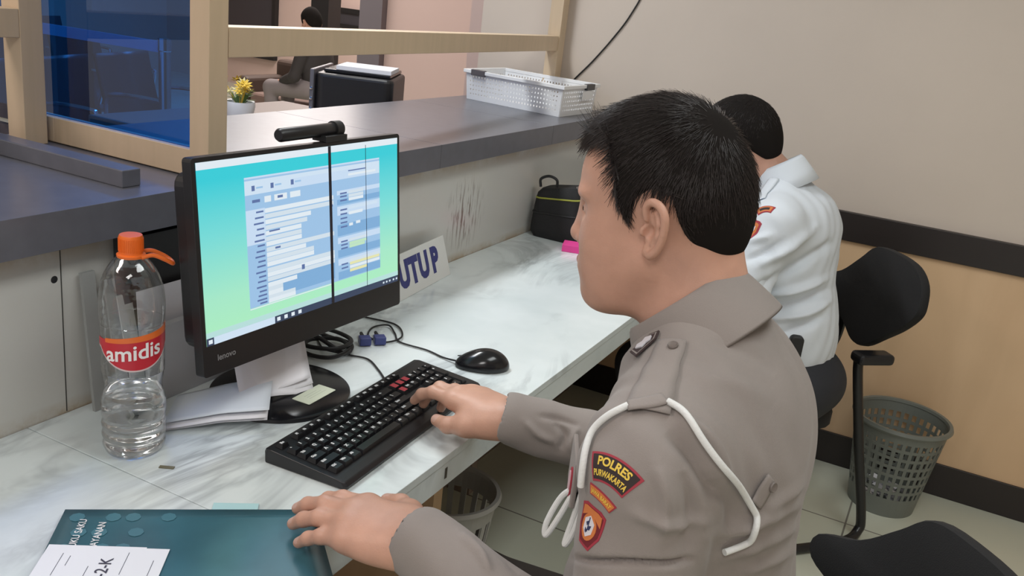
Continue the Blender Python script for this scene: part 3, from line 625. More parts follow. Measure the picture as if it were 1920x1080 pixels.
# ---------------------------------------------------------------- basket on the counter
bk = thing('plastic_basket', 'white perforated plastic basket standing on the dark stone counter', 'basket', (-.23, 2.98, 1.1045)); RB = (-.23, 2.98, 1.1045)
A0 = np.array([-.036, 2.835, 1.105]); e_l = np.array([-.433 + .036, .065, 0]); LL = np.linalg.norm(e_l); e_l /= LL; e_w = np.array([.04, .999, 0]); WWd = .262
FB = fr(A0, e_l, e_w, (0, 0, 1)); HB = .105; M['basketw'] = mat('basket_white', (.84, .85, .86), .4)
def holed(mb, frame, L0, L1, H, nx, nz, hole=.36, margin=.012, t=.002, mi=0):
    # panel in (u,z): trapezoid L0 wide at the foot, L1 at the rim; square holes
    us = []; 
    def P(u, z, w): 
        ll = L0 + (L1 - L0) * z / H; return frame(((u - .5) * ll, z, w))
    ub = [0]; 
    for i in range(nx):
        a = margin / L1; c = (1 - 2 * a) / nx; ub += [a + c * (i + (1 - hole) / 2), a + c * (i + (1 + hole) / 2)]
    ub.append(1); zb = [0]
    for i in range(nz):
        c = (H - .030) / nz; zb += [.014 + c * (i + .30), .014 + c * (i + .70)]
    zb.append(H)
    idx = {}; v = []; f = []
    def vid(i, j, k):
        if (i, j, k) not in idx: idx[(i, j, k)] = len(v); v.append(P(ub[i], zb[j], k * t))
        return idx[(i, j, k)]
    N, Z = len(ub) - 1, len(zb) - 1; hol = lambda i, j: i % 2 == 1 and j % 2 == 1 and 0 <= i < N and 0 <= j < Z
    for i in range(N):
        for j in range(Z):
            if hol(i, j): continue
            f.append((vid(i, j, 0), vid(i, j + 1, 0), vid(i + 1, j + 1, 0), vid(i + 1, j, 0))); f.append((vid(i, j, 1), vid(i + 1, j, 1), vid(i + 1, j + 1, 1), vid(i, j + 1, 1)))
            for (di, dj, e) in ((-1, 0, ((i, j), (i, j + 1))), (1, 0, ((i + 1, j + 1), (i + 1, j))), (0, -1, ((i + 1, j), (i, j))), (0, 1, ((i, j + 1), (i + 1, j + 1)))):
                if hol(i + di, j + dj) or not (0 <= i + di < N and 0 <= j + dj < Z):
                    (a, b_), (c, d) = e; f.append((vid(a, b_, 0), vid(a, b_, 1), vid(c, d, 1), vid(c, d, 0)))
    mb.add(v, f, mi)
sl = .008
def side(name, o0, ax, ln, out, nx):
    o0 = np.array(o0); d = np.array(out) * sl / HB + np.array([0, 0, 1.]); d /= np.linalg.norm(d)
    mb = MB(); holed(mb, fr(o0 + np.array(ax) * ln / 2, ax, d, out), ln, ln + 2 * sl, HB, nx, 5); mb.build('side_panel', M['basketw'], bk, RB)
side('f', FB((0, 0, 0)), e_l, LL, -e_w, 30); side('b', FB((0, WWd, 0)), e_l, LL, e_w, 30); side('l', FB((0, 0, 0)), e_w, WWd, -e_l, 17); side('r', FB((LL, 0, 0)), e_w, WWd, e_l, 17)
MB().box((0, 0, 0), (LL, WWd, .003), frame=FB).build('base', M['basketw'], bk, RB)
b = MB(); q = sl + .009
for a0, a1, b0, b1 in ((-q, LL + q, -q, -sl + .003), (-q, LL + q, WWd + sl - .003, WWd + q), (-q, -sl + .003, -sl, WWd + sl), (LL + sl - .003, LL + q, -sl, WWd + sl)): b.box((a0, b0, HB - .012), (a1, b1, HB), frame=FB)
b.build('rim', M['basketw'], bk, RB, bevel=.0015)
b = MB().box((-q - .004, WWd * .62, HB - .019), (-sl + .004, WWd * .86, HB + .002), frame=FB); b.build('clip', mat('clip_dark', (.06, .06, .065), .4), bk, RB, bevel=.002)
b = MB().box((LL * .80, -q - .004, HB - .017), (LL * .95, -sl + .004, HB + .003), frame=FB); b.build('clip', mat('clip_grey_dark', (.10, .09, .10), .4), bk, RB, bevel=.002)
b = MB().box((-q - .003, WWd * .50, HB - .05), (-q - .0005, WWd * .82, HB - .021), frame=FB); b.build('tag', M['white'], bk, RB)
cable('wall_cable', [(-.20, 3.216, 1.13), (-.168, 3.216, 1.19), (-.094, 3.216, 1.278), (-.024, 3.216, 1.373), (.026, 3.216, 1.454), (.07, 3.216, 1.56), (.11, 3.216, 1.75), (.12, 3.216, 2.6)], .003, 'thin dark cable slanting up the beige wall above the basket')

# ---------------------------------------------------------------- waste baskets
def waste(loc, r0, r1, h, mt, label, nx=34, nz=7, group=None, name='waste_basket'):
    t = thing(name, label, 'waste basket', loc, group=group); mb = MB()
    hz0 = h * .20; hz1 = h * .90
    zb = [0, hz0]; 
    for i in range(nz): c = (hz1 - hz0) / nz; zb += [hz0 + c * (i + .16), hz0 + c * (i + .84)]
    zb += [h]; aN = nx * 2; v = []; f = []; idx = {}
    def vid(i, j, k):
        i %= aN
        if (i, j, k) not in idx:
            ang = 2 * PI * (i // 2 + (.28 if i % 2 else -.28)) / nx; r = r0 + (r1 - r0) * zb[j] / h - k * .003
            idx[(i, j, k)] = len(v); v.append((r * math.cos(ang), r * math.sin(ang), zb[j]))
        return idx[(i, j, k)]
    Z = len(zb) - 1; hol = lambda i, j: (i % aN) % 2 == 0 and 2 <= j < Z - 1 and (j % 2 == 0)
    for i in range(aN):
        for j in range(Z):
            if hol(i, j): continue
            f.append((vid(i, j, 0), vid(i + 1, j, 0), vid(i + 1, j + 1, 0), vid(i, j + 1, 0))); f.append((vid(i, j, 1), vid(i, j + 1, 1), vid(i + 1, j + 1, 1), vid(i + 1, j, 1)))
            for di, dj, e in ((-1, 0, ((i, j), (i, j + 1))), (1, 0, ((i + 1, j + 1), (i + 1, j))), (0, -1, ((i + 1, j), (i, j))), (0, 1, ((i, j + 1), (i + 1, j + 1)))):
                if hol(i + di, j + dj) and 0 <= j + dj < Z:
                    (a, b_), (c, d) = e; f.append((vid(a, b_, 0), vid(a, b_, 1), vid(c, d, 1), vid(c, d, 0)))
    mb.add(v, f); mb.build('mesh_wall', mt, t)
    MB().lathe([(0, .001), (r0, .001), (r0, .006), (0, .006)], n=40).build('base', mt, t)
    MB().lathe([(r1 - .006, h - .004), (r1 + .004, h - .012), (r1 + .010, h - .004), (r1 + .006, h + .006), (r1 - .004, h + .005)], n=48, close=True).build('rim', mt, t)
    return t
waste((1.232, 3.03, 0), .105, .147, .315, M['greypl'], 'grey slatted plastic waste basket on the floor against the wood panel')
tr = MB(); 
for i in range(60):
    a, r = random.random() * 2 * PI, .07 * math.sqrt(random.random()); c = np.array([1.232 + r * math.cos(a), 3.03 + r * math.sin(a), .012 + random.random() * .05])
    U2 = np.array([random.gauss(0, 1) for _ in range(3)]); U2 /= np.linalg.norm(U2); V2 = np.cross(U2, (0.3, .5, .8)); V2 /= np.linalg.norm(V2)
    tr.add([c - U2 * .016 - V2 * .01, c + U2 * .016 - V2 * .012, c + U2 * .018 + V2 * .012, c - U2 * .014 + V2 * .012], [(0, 1, 2, 3)])
tag(tr.build('paper_scraps', M['paper'], None), 'crumpled paper scraps at the bottom of the grey waste basket', 'paper scraps', kind='stuff')
waste((.235, 1.82, 0), .095, .125, .25, mat('palegrey', (.42, .42, .40), .5), 'pale rimmed waste basket in the shade under the marble desk', nx=20, nz=1)

# ---------------------------------------------------------------- chairs
M['chairfab'] = mat('chair_fabric', (.010, .010, .011), .85, bump=.3, bump_scale=500)
M['tube'] = mat('chair_tube', (.012, .012, .013), .3)
def pad(mb, outline, frame, th, bulge=.012, curve=0.):
    # cushion from a 2D outline: front and back faces bulged towards the middle
    n = len(outline); c = np.mean(np.array(outline), 0); L = []
    prof = [(1.0, -th * .5 + .006), (.985, -th * .5), (.85, -th * .5 - bulge * .5), (.45, -th * .5 - bulge), (0.02, -th * .5 - bulge * 1.1)]
    def ring(s, w): return [frame((c[0] + (p[0] - c[0]) * s, c[1] + (p[1] - c[1]) * s, w + curve * (c[0] + (p[0] - c[0]) * s) ** 2)) for p in outline]
    rings = [ring(s, -w) for s, w in reversed(prof)] + [ring(s, w) for s, w in prof]
    v = [p for r in rings for p in r]; k = len(rings)
    f = [(i * n + j, i * n + (j + 1) % n, (i + 1) * n + (j + 1) % n, (i + 1) * n + j) for i in range(k - 1) for j in range(n)] + [tuple(range(n - 1, -1, -1)), tuple(range((k - 1) * n, k * n))]
    return mb.add(v, f, 0, True)
def smooth2(poly, n=6):
    P = [(p[0], p[1], 0) for p in poly]; P2 = P[-2:] + P + P[:2]; s = spline(P2, n); k = n * len(P)
    return [(a[0], a[1]) for a in s[2 * n:2 * n + k]]
BACK = smooth2([(-.10, -.17), (.0, -.185), (.10, -.17), (.20, -.02), (.215, .06), (.16, .155), (.0, .175), (-.16, .155), (-.215, .06), (-.20, -.02)])
SEAT = smooth2([(-.22, -.20), (.0, -.225), (.22, -.20), (.245, .0), (.215, .19), (.0, .215), (-.215, .19), (-.245, .0)])
WING = [(-.125, .005), (-.085, -.018), (-.055, -.052), (-.030, -.080), (.015, -.084), (.060, -.078), (.090, -.058), (.102, -.030), (.101, -.008), (.078, .022), (.045, .052), (.012, .080), (-.016, .082), (-.045, .062), (-.080, .044), (-.122, .030)]
WING = smooth2([(a * 1.95, -b * 1.75) for a, b in WING][::-1], 4)
def sled_side(pts): return MB().tube(spline(pts, 10), .0145, 14)
def chair(loc, rz, label, arms=(1, -1), group='black office chairs', bz=.745, tilt=.16, bx=.24, ax=-.02, az=.72):
    # local frame: the sitter looks along -x; the seat is centred over the origin
    t = thing('office_chair', label, 'chair', loc, rz, group)
    pad(MB(), SEAT, fr((0, 0, .425), (0, 1, 0), (1, 0, 0), (0, 0, 1)), .06, .012, .15).build('seat', M['chairfab'], t)
    pad(MB(), BACK, fr((bx + .02, 0, bz), (0, 1, 0), (math.sin(tilt), 0, math.cos(tilt)), (math.cos(tilt), 0, -math.sin(tilt))), .035, .010, -.5).build('backrest', M['chairfab'], t)
    MB().tube(spline([(.05, 0, .375), (.22, 0, .37), (bx + .055, 0, .43), (bx + .05, 0, bz - .05)]), .022, 12, flat=.4).build('back_support', M['tube'], t)
    for s in arms:
        a = MB().tube(spline([(ax - .05, s * .05, .365), (ax - .03, s * .13, .29), (ax + .01, s * .225, .225), (ax + .03, s * .275, .27), (ax + .02, s * .277, .36), (ax - .03, s * .262, az - .03)], 8), .0155, 14)
        pt = a.build('armrest_tube', M['tube'], t)
        MB().box((ax - .065, s * .262 - .024, az - .035), (ax + .13, s * .262 + .024, az)).build('armrest_pad', M['blackpl'], pt, bevel=.012)
    MB().tube([(0, 0, .10), (0, 0, .375)], .025, 14).build('gas_column', M['tube'], t)
    MB().box((-.10, -.10, .365), (.10, .10, .385)).build('seat_plate', M['tube'], t)
    for k in range(5):
        a = 2 * PI * k / 5 + .3; c_, s_ = math.cos(a), math.sin(a)
        l = MB().tube([(c_ * .02, s_ * .02, .105), (c_ * .15, s_ * .15, .09), (c_ * .27, s_ * .27, .07)], [.022, .018, .014], 10).build('base_leg', M['tube'], t)
        MB().lathe([(0, -.011), (.022, -.011), (.0245, -.006), (.0245, .006), (.022, .011), (0, .011)], n=20, frame=lambda p, c_=c_, s_=s_: (c_ * .275 + s_ * p[2] * 1 + c_ * p[0], s_ * .275 - c_ * p[2] + s_ * p[0], .0255 + p[1])).build('caster', M['rubber'], l)
    return t

def guest_chair(loc, rz, label, back_off, tubes, pads, bz, tilt=.12, so_=(0, 0), ssc=.92, wsc=1.):
    t = thing('office_chair', label, 'chair', loc, rz, 'black office chairs')
    pad(MB(), [(a * ssc, b * ssc) for a, b in SEAT], fr((*so_, .452), (0, 1, 0), (1, 0, 0), (0, 0, 1)), .05, .012, .15).build('seat', M['chairfab'], t)
    bx, by = back_off
    pad(MB(), [(a * wsc, b_ * wsc) for a, b_ in WING], fr((bx, by, bz), (0, -1, 0), (math.sin(tilt), 0, math.cos(tilt)), (-math.cos(tilt), 0, math.sin(tilt))), .03, .009, .35).build('backrest', M['chairfab'], t)
    MB().tube(spline([(so_[0], so_[1] + .1, .40), (bx - .10, by + .17 * wsc, .42), (bx + .03, by + .19 * wsc, .52), (bx + .03, by + .17 * wsc, bz - .02)]), .020, 12, flat=.45).build('back_support', M['tube'], t)
    for pts, pd in zip(tubes, pads):
        tb_ = sled_side(pts).build('frame_tube', M['tube'], t)
        if pd: MB().box(pd[0], pd[1]).build('armrest_pad', M['blackpl'], tb_, bevel=.012)
    return t
def tolocal(loc, rz, P): 
    c_, s_ = math.cos(rz), math.sin(rz); return [((x - loc[0]) * c_ + (y - loc[1]) * s_, -(x - loc[0]) * s_ + (y - loc[1]) * c_, z) for x, y, z in P]
lc, ra = (.93, 2.55, 0), .72
tA = tolocal(lc, ra, [(1.075, 2.70, .575), (1.085, 2.702, .52), (1.135, 2.715, .30), (1.188, 2.725, .085), (1.19, 2.715, .035), (1.165, 2.665, .0165), (1.08, 2.56, .0155), (.90, 2.38, .0155), (.77, 2.25, .0155), (.745, 2.235, .04), (.735, 2.27, .20), (.745, 2.33, .40)])
tB = tolocal(lc, ra, [(.72, 3.02, .575), (.73, 3.022, .52), (.78, 3.03, .30), (.833, 3.045, .085), (.835, 3.035, .035), (.81, 2.985, .0165), (.72, 2.88, .0155), (.54, 2.70, .0155), (.46, 2.60, .0155), (.45, 2.585, .04), (.46, 2.60, .20), (.50, 2.64, .40)])
a0 = tA[0]; b0 = tB[0]
guest_chair(lc, ra, 'black office chair under the man in the white shirt, beside the grey waste basket', (.285, .10), [tA, tB], [((a0[0] - .02, a0[1] - .035, .572), (a0[0] + .10, a0[1] + .022, .605)), ((b0[0] - .02, b0[1] - .022, .572), (b0[0] + .10, b0[1] + .022, .605))], (.742), so_=(-.09, .06), ssc=.80, wsc=1.03)
lo_c, ro = (1.03, 1.06, 0), .80
def sled(s_): return [(.10, s_ * .27, .60), (.105, s_ * .272, .52), (.16, s_ * .275, .30), (.22, s_ * .275, .085), (.22, s_ * .275, .035), (.18, s_ * .275, .0165), (.05, s_ * .275, .0155), (-.15, s_ * .275, .0155), (-.22, s_ * .275, .0155), (-.24, s_ * .272, .04), (-.235, s_ * .26, .20), (-.20, s_ * .20, .41)]
guest_chair(lo_c, ro, 'black office chair under the officer, its rounded back at the lower right corner', (.46, .03), [sled(1), sled(-1)], [((.08, .245, .60), (.22, .295, .63)), None], .622, tilt=.2)
# ---------------------------------------------------------------- sculpting tool: smooth unions of round cones and ellipsoids, meshed as one surface
class Sculpt:
    def __init__(s): s.ops = []
    def cone(s, a, b, ra, rb, k=.02, mode='u'):
        a, b = np.array(a, float), np.array(b, float); r = max(ra, rb)
        s.ops.append(('c', a, b, ra, rb, k, mode, np.minimum(a, b) - r, np.maximum(a, b) + r)); return s
    def ell(s, c, r, k=.02, mode='u', rot=None):
        c, r = np.array(c, float), np.array(r, float); rot = np.eye(3) if rot is None else np.array(rot, float)
        e = np.sqrt(((rot.T * r) ** 2).sum(1)); s.ops.append(('e', c, r, rot, None, k, mode, c - e, c + e)); return s
    def func(s, fn, k, mode, lo, hi): s.ops.append(('f', fn, None, None, None, k, mode, np.array(lo, float), np.array(hi, float))); return s
    def poly(s, pts, rr, k=.015, mode='u'):
        for i in range(len(pts) - 1): s.cone(pts[i], pts[i + 1], rr[i], rr[i + 1], k, mode)
        return s
    def ev(s, P, margin):
        d = np.full(len(P), 9., np.float32); P = P.astype(np.float32)
        for kind, a, b, c_, e_, k, mode, lo, hi in s.ops:
            mg = margin + k; q = ((P > lo - mg) & (P < hi + mg)).all(1); ii = np.nonzero(q)[0]
            if mode == 'i':
                out = np.nonzero(~q)[0]; d[out] = np.maximum(d[out], margin)
            if not len(ii): continue
            p = P[ii]
            if kind == 'c':
                ba = (b - a).astype(np.float32); pa = p - a.astype(np.float32); h = np.clip(pa @ ba / max(1e-9, float(ba @ ba)), 0, 1)
                v = np.sqrt(((pa - h[:, None] * ba) ** 2).sum(1)) - (c_ + (e_ - c_) * h)
            elif kind == 'e':
                l = (p - a.astype(np.float32)) @ c_.T.astype(np.float32); r = b.astype(np.float32)
                k0 = np.sqrt(((l / r) ** 2).sum(1)); k1 = np.sqrt(((l / (r * r)) ** 2).sum(1)) + 1e-9; v = np.where(k0 < 1e-4, -r.min(), k0 * (k0 - 1) / k1)
            else: v = a(p)
            o = d[ii]
            if mode == 'u': h = np.maximum(k - np.abs(o - v), 0) / max(k, 1e-6); d[ii] = np.minimum(o, v) - h * h * k * .25
            elif mode == 's': v = -v; h = np.maximum(k - np.abs(o - v), 0) / max(k, 1e-6); d[ii] = np.maximum(o, v) + h * h * k * .25
            else: h = np.maximum(k - np.abs(o - v), 0) / max(k, 1e-6); d[ii] = np.maximum(o, v) + h * h * k * .25
        return d
    def mesh(s, h):
        un = [o for o in s.ops if o[6] == 'u']
        lo = np.min([o[7] for o in un], 0) - .02; hi = np.max([o[8] for o in un], 0) + .02; B = 8
        nb = np.ceil((hi - lo) / (B * h)).astype(int)
        g = np.stack(np.meshgrid(*[np.arange(n) for n in nb], indexing='ij'), -1).reshape(-1, 3)
        half = B * h * .5; dc = s.ev(lo + (g + .5) * B * h, B * h * 1.6); kb_ = g[np.abs(dc) < B * h * 1.35]
        loc = np.stack(np.meshgrid(*[np.arange(B + 1)] * 3, indexing='ij'), -1).reshape(-1, 3)
        D_ = np.empty((len(kb_), B + 1, B + 1, B + 1), np.float32); CH = 1500
        for i in range(0, len(kb_), CH):
            gi = (kb_[i:i + CH, None, :] * B + loc[None]).reshape(-1, 3); D_[i:i + CH] = s.ev(lo + gi * h, h * 3).reshape(-1, B + 1, B + 1, B + 1)
        ins = D_ < 0
        cn = [(a, b, c) for a in (0, 1) for b in (0, 1) for c in (0, 1)]
        cnt = sum(ins[:, a:B + a, b:B + b, c:B + c].astype(np.int8) for a, b, c in cn); act = (cnt > 0) & (cnt < 8)
        bi, ci, cj, ck = np.nonzero(act); vals = {c: D_[bi, ci + c[0], cj + c[1], ck + c[2]] for c in cn}
        acc = np.zeros((len(bi), 3)); num = np.zeros(len(bi))
        for a in cn:
            for ax in range(3):
                if a[ax]: continue
                b = list(a); b[ax] = 1; b = tuple(b); x, y = vals[a], vals[b]; cr = (x < 0) != (y < 0); t = np.where(cr, x / np.where(cr, x - y, 1), 0)
                p = np.tile(np.array(a, float), (len(bi), 1)); p[:, ax] += t; acc += p * cr[:, None]; num += cr
        cell = kb_[bi] * B + np.stack([ci, cj, ck], 1); verts = lo + (cell + acc / num[:, None]) * h
        NN = nb * B + 2; key = lambda c: (c[..., 0] * NN[1] + c[..., 1]) * NN[2] + c[..., 2]
        ks = key(cell); order = np.argsort(ks); ksS = ks[order]; quads = []
        for ax in range(3):
            u, v = (ax + 1) % 3, (ax + 2) % 3; sl0 = [slice(0, B)] * 3; sl1 = list(sl0); sl1[ax] = slice(1, B + 1)
            A, C_ = ins[(slice(None), *sl0)], ins[(slice(None), *sl1)]; e = np.nonzero(A != C_); flip = A[e]
            c0 = kb_[e[0]] * B + np.stack(e[1:], 1); cs = []
            for du, dv in ((0, 0), (-1, 0), (-1, -1), (0, -1)):
                c = c0.copy(); c[:, u] += du; c[:, v] += dv; kx = key(c); j = np.clip(np.searchsorted(ksS, kx), 0, len(ksS) - 1); cs.append(np.where((ksS[j] == kx) & (c >= 0).all(1), order[j], -1))
            q = np.stack(cs, 1); ok = (q >= 0).all(1); q, fl = q[ok], flip[ok]; q[~fl] = q[~fl][:, ::-1]; quads.append(q)
        return verts, np.concatenate(quads)
def vnormals(v, f):
    n = np.zeros_like(v); a = v[f[:, 2]] - v[f[:, 0]]; b = v[f[:, 3]] - v[f[:, 1]]; c = np.cross(a, b)
    for i in range(4): np.add.at(n, f[:, i], c)
    return n / (np.linalg.norm(n, axis=1)[:, None] + 1e-12)
def sculpt_obj(name, sc, h, mats, parent=None, rel=(0, 0, 0), post=None, midx=None):
    v, f = sc.mesh(h)
    if post: v = post(v, vnormals(v, f))
    mi = midx(v[f].mean(1)) if midx else None
    me = bpy.data.meshes.new(name); vv = (v - np.array(rel)).astype(np.float32)
    me.vertices.add(len(v)); me.vertices.foreach_set('co', vv.ravel()); me.loops.add(f.size); me.loops.foreach_set('vertex_index', f.astype(np.int32).ravel())
    me.polygons.add(len(f)); me.polygons.foreach_set('loop_start', np.arange(0, f.size, 4, dtype=np.int32)); me.polygons.foreach_set('loop_total', np.full(len(f), 4, np.int32))
    for mt in (mats if isinstance(mats, (list, tuple)) else [mats]): me.materials.append(mt)
    if mi is not None: me.polygons.foreach_set('material_index', mi.astype(np.int32))
    me.polygons.foreach_set('use_smooth', np.ones(len(f), bool)); me.update(calc_edges=True); me.validate()
    o = bpy.data.objects.new(name, me); COL.objects.link(o)
    if parent is not None: o.parent = parent
    return o, v, f
def project(P):
    c = (np.asarray(P) - CAM_POS) @ CR.T; return np.stack([960 + FPX * c[:, 0] / c[:, 2], 540 + FPX * c[:, 1] / c[:, 2]], 1)
def pixray(x, y): return CR.T @ np.array([(x - 960) / FPX, (y - 540) / FPX, 1.])
def nrm(a): a = np.array(a, float); return a / np.linalg.norm(a)

# mouse
ms = thing('computer_mouse', 'glossy black computer mouse on the marble beside the keyboard', 'mouse', (.432, 1.528, .7503)); RMs = (.432, 1.528, .7503)
ma = nrm((.80, .56, 0)); mb_ = np.array([-ma[1], ma[0], 0]); rotM_ = np.stack([ma, mb_, [0, 0, 1.]])
sc = Sculpt(); c0 = np.array([.432, 1.528, .7503])
sc.ell(c0 + [0, 0, .004], (.055, .031, .030), rot=rotM_).ell(c0 + ma * .012 + [0, 0, .006], (.038, .030, .031), .02, rot=rotM_)
sc.func(lambda p: (c0[2] + .0012) - p[:, 2], .003, 'i', c0 - .2, c0 + .2)
mo_, _, _ = sculpt_obj('shell', sc, .0016, M['blackgl'], ms, RMs)
FMs = fr(c0 + np.array([0, 0, .033]), ma, mb_, (0, 0, 1))
MB().tube([FMs((-.030, 0, -.0095)), FMs((-.022, 0, -.004)), FMs((-.015, 0, -.0015))], .0028, 10).build('scroll_wheel', mat('wheel_grey', (.10, .10, .11), .5), ms, RMs)
MB().tube(spline([FMs((-.048, .024, -.020)), FMs((-.02, .0295, -.019)), FMs((.02, .0295, -.019)), FMs((.045, .022, -.018))]), .0012, 6).build('side_seam', M['rubber'], ms, RMs)

# ---------------------------------------------------------------- people
def skin_mat(name, col, lipcol):
    a = mat(name, col, .46, sss=.12, noise_amt=.12, noise_scale=26, bump=.12, bump_scale=420); return a
SKIN = [skin_mat('skin', (.58, .325, .235), None), mat('lips', (.40, .165, .125), .45), mat('fingernail', (.60, .37, .30), .3), mat('skin_shaven', (.34, .20, .145), .55, noise_amt=.15, noise_scale=60)]
HAIR = mat('hair_black', (.026, .019, .0175), .34, spec=.5)
HAIRB = mat('hair_cap', (.013, .011, .010), .95, spec=.1)

def head_frame(yaw, pit, rol):
    f = np.array([-math.cos(yaw) * math.cos(pit), math.sin(yaw) * math.cos(pit), -math.sin(pit)])
    l = np.cross([0, 0, 1], f); l /= np.linalg.norm(l); u = np.cross(f, l); l2 = l * math.cos(rol) + u * math.sin(rol); return np.stack([f, l2, np.cross(f, l2)])
def head_ops(sc, H, Mh, ear=True):
    w = lambda p: H + np.array(p, float) @ Mh
    E = lambda c, r, k=.02, mode='u', rot=None: sc.ell(w(c), r, k, mode, Mh if rot is None else np.array(rot) @ Mh)
    C = lambda a, b, ra, rb, k=.015, mode='u': sc.cone(w(a), w(b), ra, rb, k, mode)
    E((-.004, 0, .048), (.094, .077, .086)); E((.036, 0, .045), (.060, .066, .065), .03); E((-.035, 0, .03), (.066, .072, .07), .03)
    E((.034, 0, -.012), (.060, .064, .072), .03); E((.032, 0, -.062), (.058, .058, .048), .03)
    for s in (1, -1):
        C((.004, s * .050, -.042), (.066, s * .020, -.096), .019, .017, .03); E((.058, s * .040, -.028), (.030, .024, .030), .03); E((.058, s * .030, -.066), (.030, .024, .026), .025)
        E((.082, s * .028, .034), (.014, .026, .008), .012)
    E((.076, 0, -.098), (.019, .026, .018), .02); E((.085, 0, -.062), (.014, .028, .018), .018)
    for s in (1, -1): E((.094, s * .032, .012), (.013, .016, .010), .012, 's')
    for s in (1, -1): E((.0775, s * .032, .013), (.0125, .0150, .0115), .004)
    C((.089, 0, .022), (.103, 0, -.022), .009, .011, .012); E((.103, 0, -.027), (.012, .012, .010), .008)
    for s in (1, -1): E((.093, s * .014, -.031), (.011, .008, .008), .006)
    for s in (1, -1): E((.098, s * .007, -.038), (.006, .004, .004), .003, 's')
    E((.0955, 0, -.0575), (.010, .022, .0055), .006); E((.0945, 0, -.0675), (.010, .020, .0062), .005); E((.107, 0, -.0622), (.010, .024, .0012), .002, 's')
    E((.036, 0, -.100), (.046, .046, .024), .03)
    if ear:
        for s in (1, -1):
            a = .50; ex = nrm((math.cos(a), -s * math.sin(a), .18)); eo = np.array([math.sin(a), s * math.cos(a), 0]); ez = np.cross(ex, eo) * s; Re = np.stack([ex, eo, ez])
            o = np.array([-.010, s * .085, .001]); ep = lambda x, y, z, o=o, Re=Re: o + np.array([x, y, z]) * 1.1 @ Re
            E(ep(-.001, -.001, .003), (.0165, .0060, .029), .003, 'u', Re); E(ep(.010, -.012, .0), (.013, .012, .019), .008, 'u', Re)
            E(ep(.001, .0085, .004), (.0130, .0085, .0225), .002, 's', Re)
            rim = [(.010, .004, .010), (.0125, .0055, .022), (.006, .0065, .0305), (-.006, .0075, .0305), (-.0150, .0075, .022), (-.0175, .0070, .008), (-.0155, .0062, -.008), (-.0105, .0050, -.019), (-.003, .0035, -.027)]
            sc.poly([w(ep(*q)) for q in [tuple(a) for a in spline(rim, 3)]], list(np.interp(np.linspace(0, 1, 25), [0, .3, .8, 1], [.0036, .0044, .0044, .0052])), .0025)
            E(ep(.003, .001, -.0245), (.0078, .0050, .0090), .005, 'u', Re); E(ep(.0125, .0035, -.004), (.0042, .0045, .0065), .003, 'u', Re)
            sc.poly([w(ep(*q)) for q in [(-.001, .0035, .020), (-.0075, .0042, .010), (-.0085, .0040, -.003), (-.003, .0035, -.014)]], [.0024, .0030, .0030, .0026], .004)
            E(ep(.0045, .0070, -.002), (.0065, .0110, .0100), .002, 's', Re)
    return w
def hand_ops(sc, wr, d, up, side, spec, scale=1.):
    # wr wrist, d along the palm, up out of the back of the hand, side towards the thumb
    d = nrm(d); up = nrm(np.array(up) - d * np.dot(up, d)); sd = np.cross(up, d); sd = sd * np.sign(np.dot(sd, side)); nails = []
    w = lambda p: np.array(wr) + (d * p[0] + sd * p[1] + up * p[2]) * scale
    kn = {'i': (.092, .029, .002), 'm': (.096, .009, .005), 'r': (.090, -.011, .003), 'p': (.081, -.029, -.003)}; ln = {'i': (.042, .026, .021), 'm': (.046, .030, .022), 'r': (.042, .028, .022), 'p': (.033, .021, .019)}
    for n, k in kn.items():
        r0 = .0135 if n != 'p' else .0125
        sc.cone(w((.002, k[1] * .55, -.004)), w(k), .019 * scale, r0 * scale, .018)
        p = np.array(k); ang = spec['base'][n]; spread = spec['spread'][n]; R_ = (.0105, .0095, .0085, .0073) if n != 'p' else (.0092, .0082, .0074, .0064)
        for j in range(3):
            ang2 = ang + sum(spec['flex'][n][:j]); q = p + ln[n][j] * np.array([math.cos(ang2) * math.cos(spread), math.sin(spread) * math.cos(ang2), -math.sin(ang2)])
            sc.cone(w(p), w(q), R_[j] * scale, R_[j + 1] * scale, .006 if j else .012); dirv = q - p; p = q
        dn = nrm(dirv); nu = nrm(np.cross(np.cross(dn, (0, 0, 1.)), dn)); nails.append((w(p + nu * .0055 - dn * .004), .0075 * scale))
    sc.ell(w((.045, -.002, -.008)), (.05 * scale, .036 * scale, .017 * scale), .02, rot=np.stack([d, sd, up]))
    th_ = spec['thumb']; sc.cone(w((.012, .016, -.008)), w(th_[0]), .019 * scale, .0155 * scale, .02); sc.ell(w((.038, .026, -.012)), (.030 * scale, .017 * scale, .016 * scale), .02, rot=np.stack([d, sd, up]))
    sc.cone(w(th_[0]), w(th_[1]), .014 * scale, .0118 * scale, .012); sc.cone(w(th_[1]), w(th_[2]), .0118 * scale, .0092 * scale, .006)
    dn = nrm(np.array(th_[2]) - np.array(th_[1])); nu = nrm(np.array([0, .55, .85])); nails.append((w(np.array(th_[2]) + nu * .0075 - dn * .002), .0085 * scale))
    return nails
FLAT = dict(base=dict(i=.05, m=.02, r=.05, p=.1), spread=dict(i=.03, m=.0, r=-.02, p=-.07), flex=dict(i=(.25, .2), m=(.28, .2), r=(.28, .2), p=(.25, .2)), thumb=((.052, .050, -.012), (.078, .066, -.016), (.102, .070, -.020)))
TYPE = dict(base=dict(i=.02, m=.10, r=.2, p=.3), spread=dict(i=.05, m=.02, r=-.03, p=-.08), flex=dict(i=(.45, .35), m=(.6, .45), r=(.6, .45), p=(.5, .4)), thumb=((.048, .044, -.018), (.078, .052, -.026), (.106, .047, -.030)))

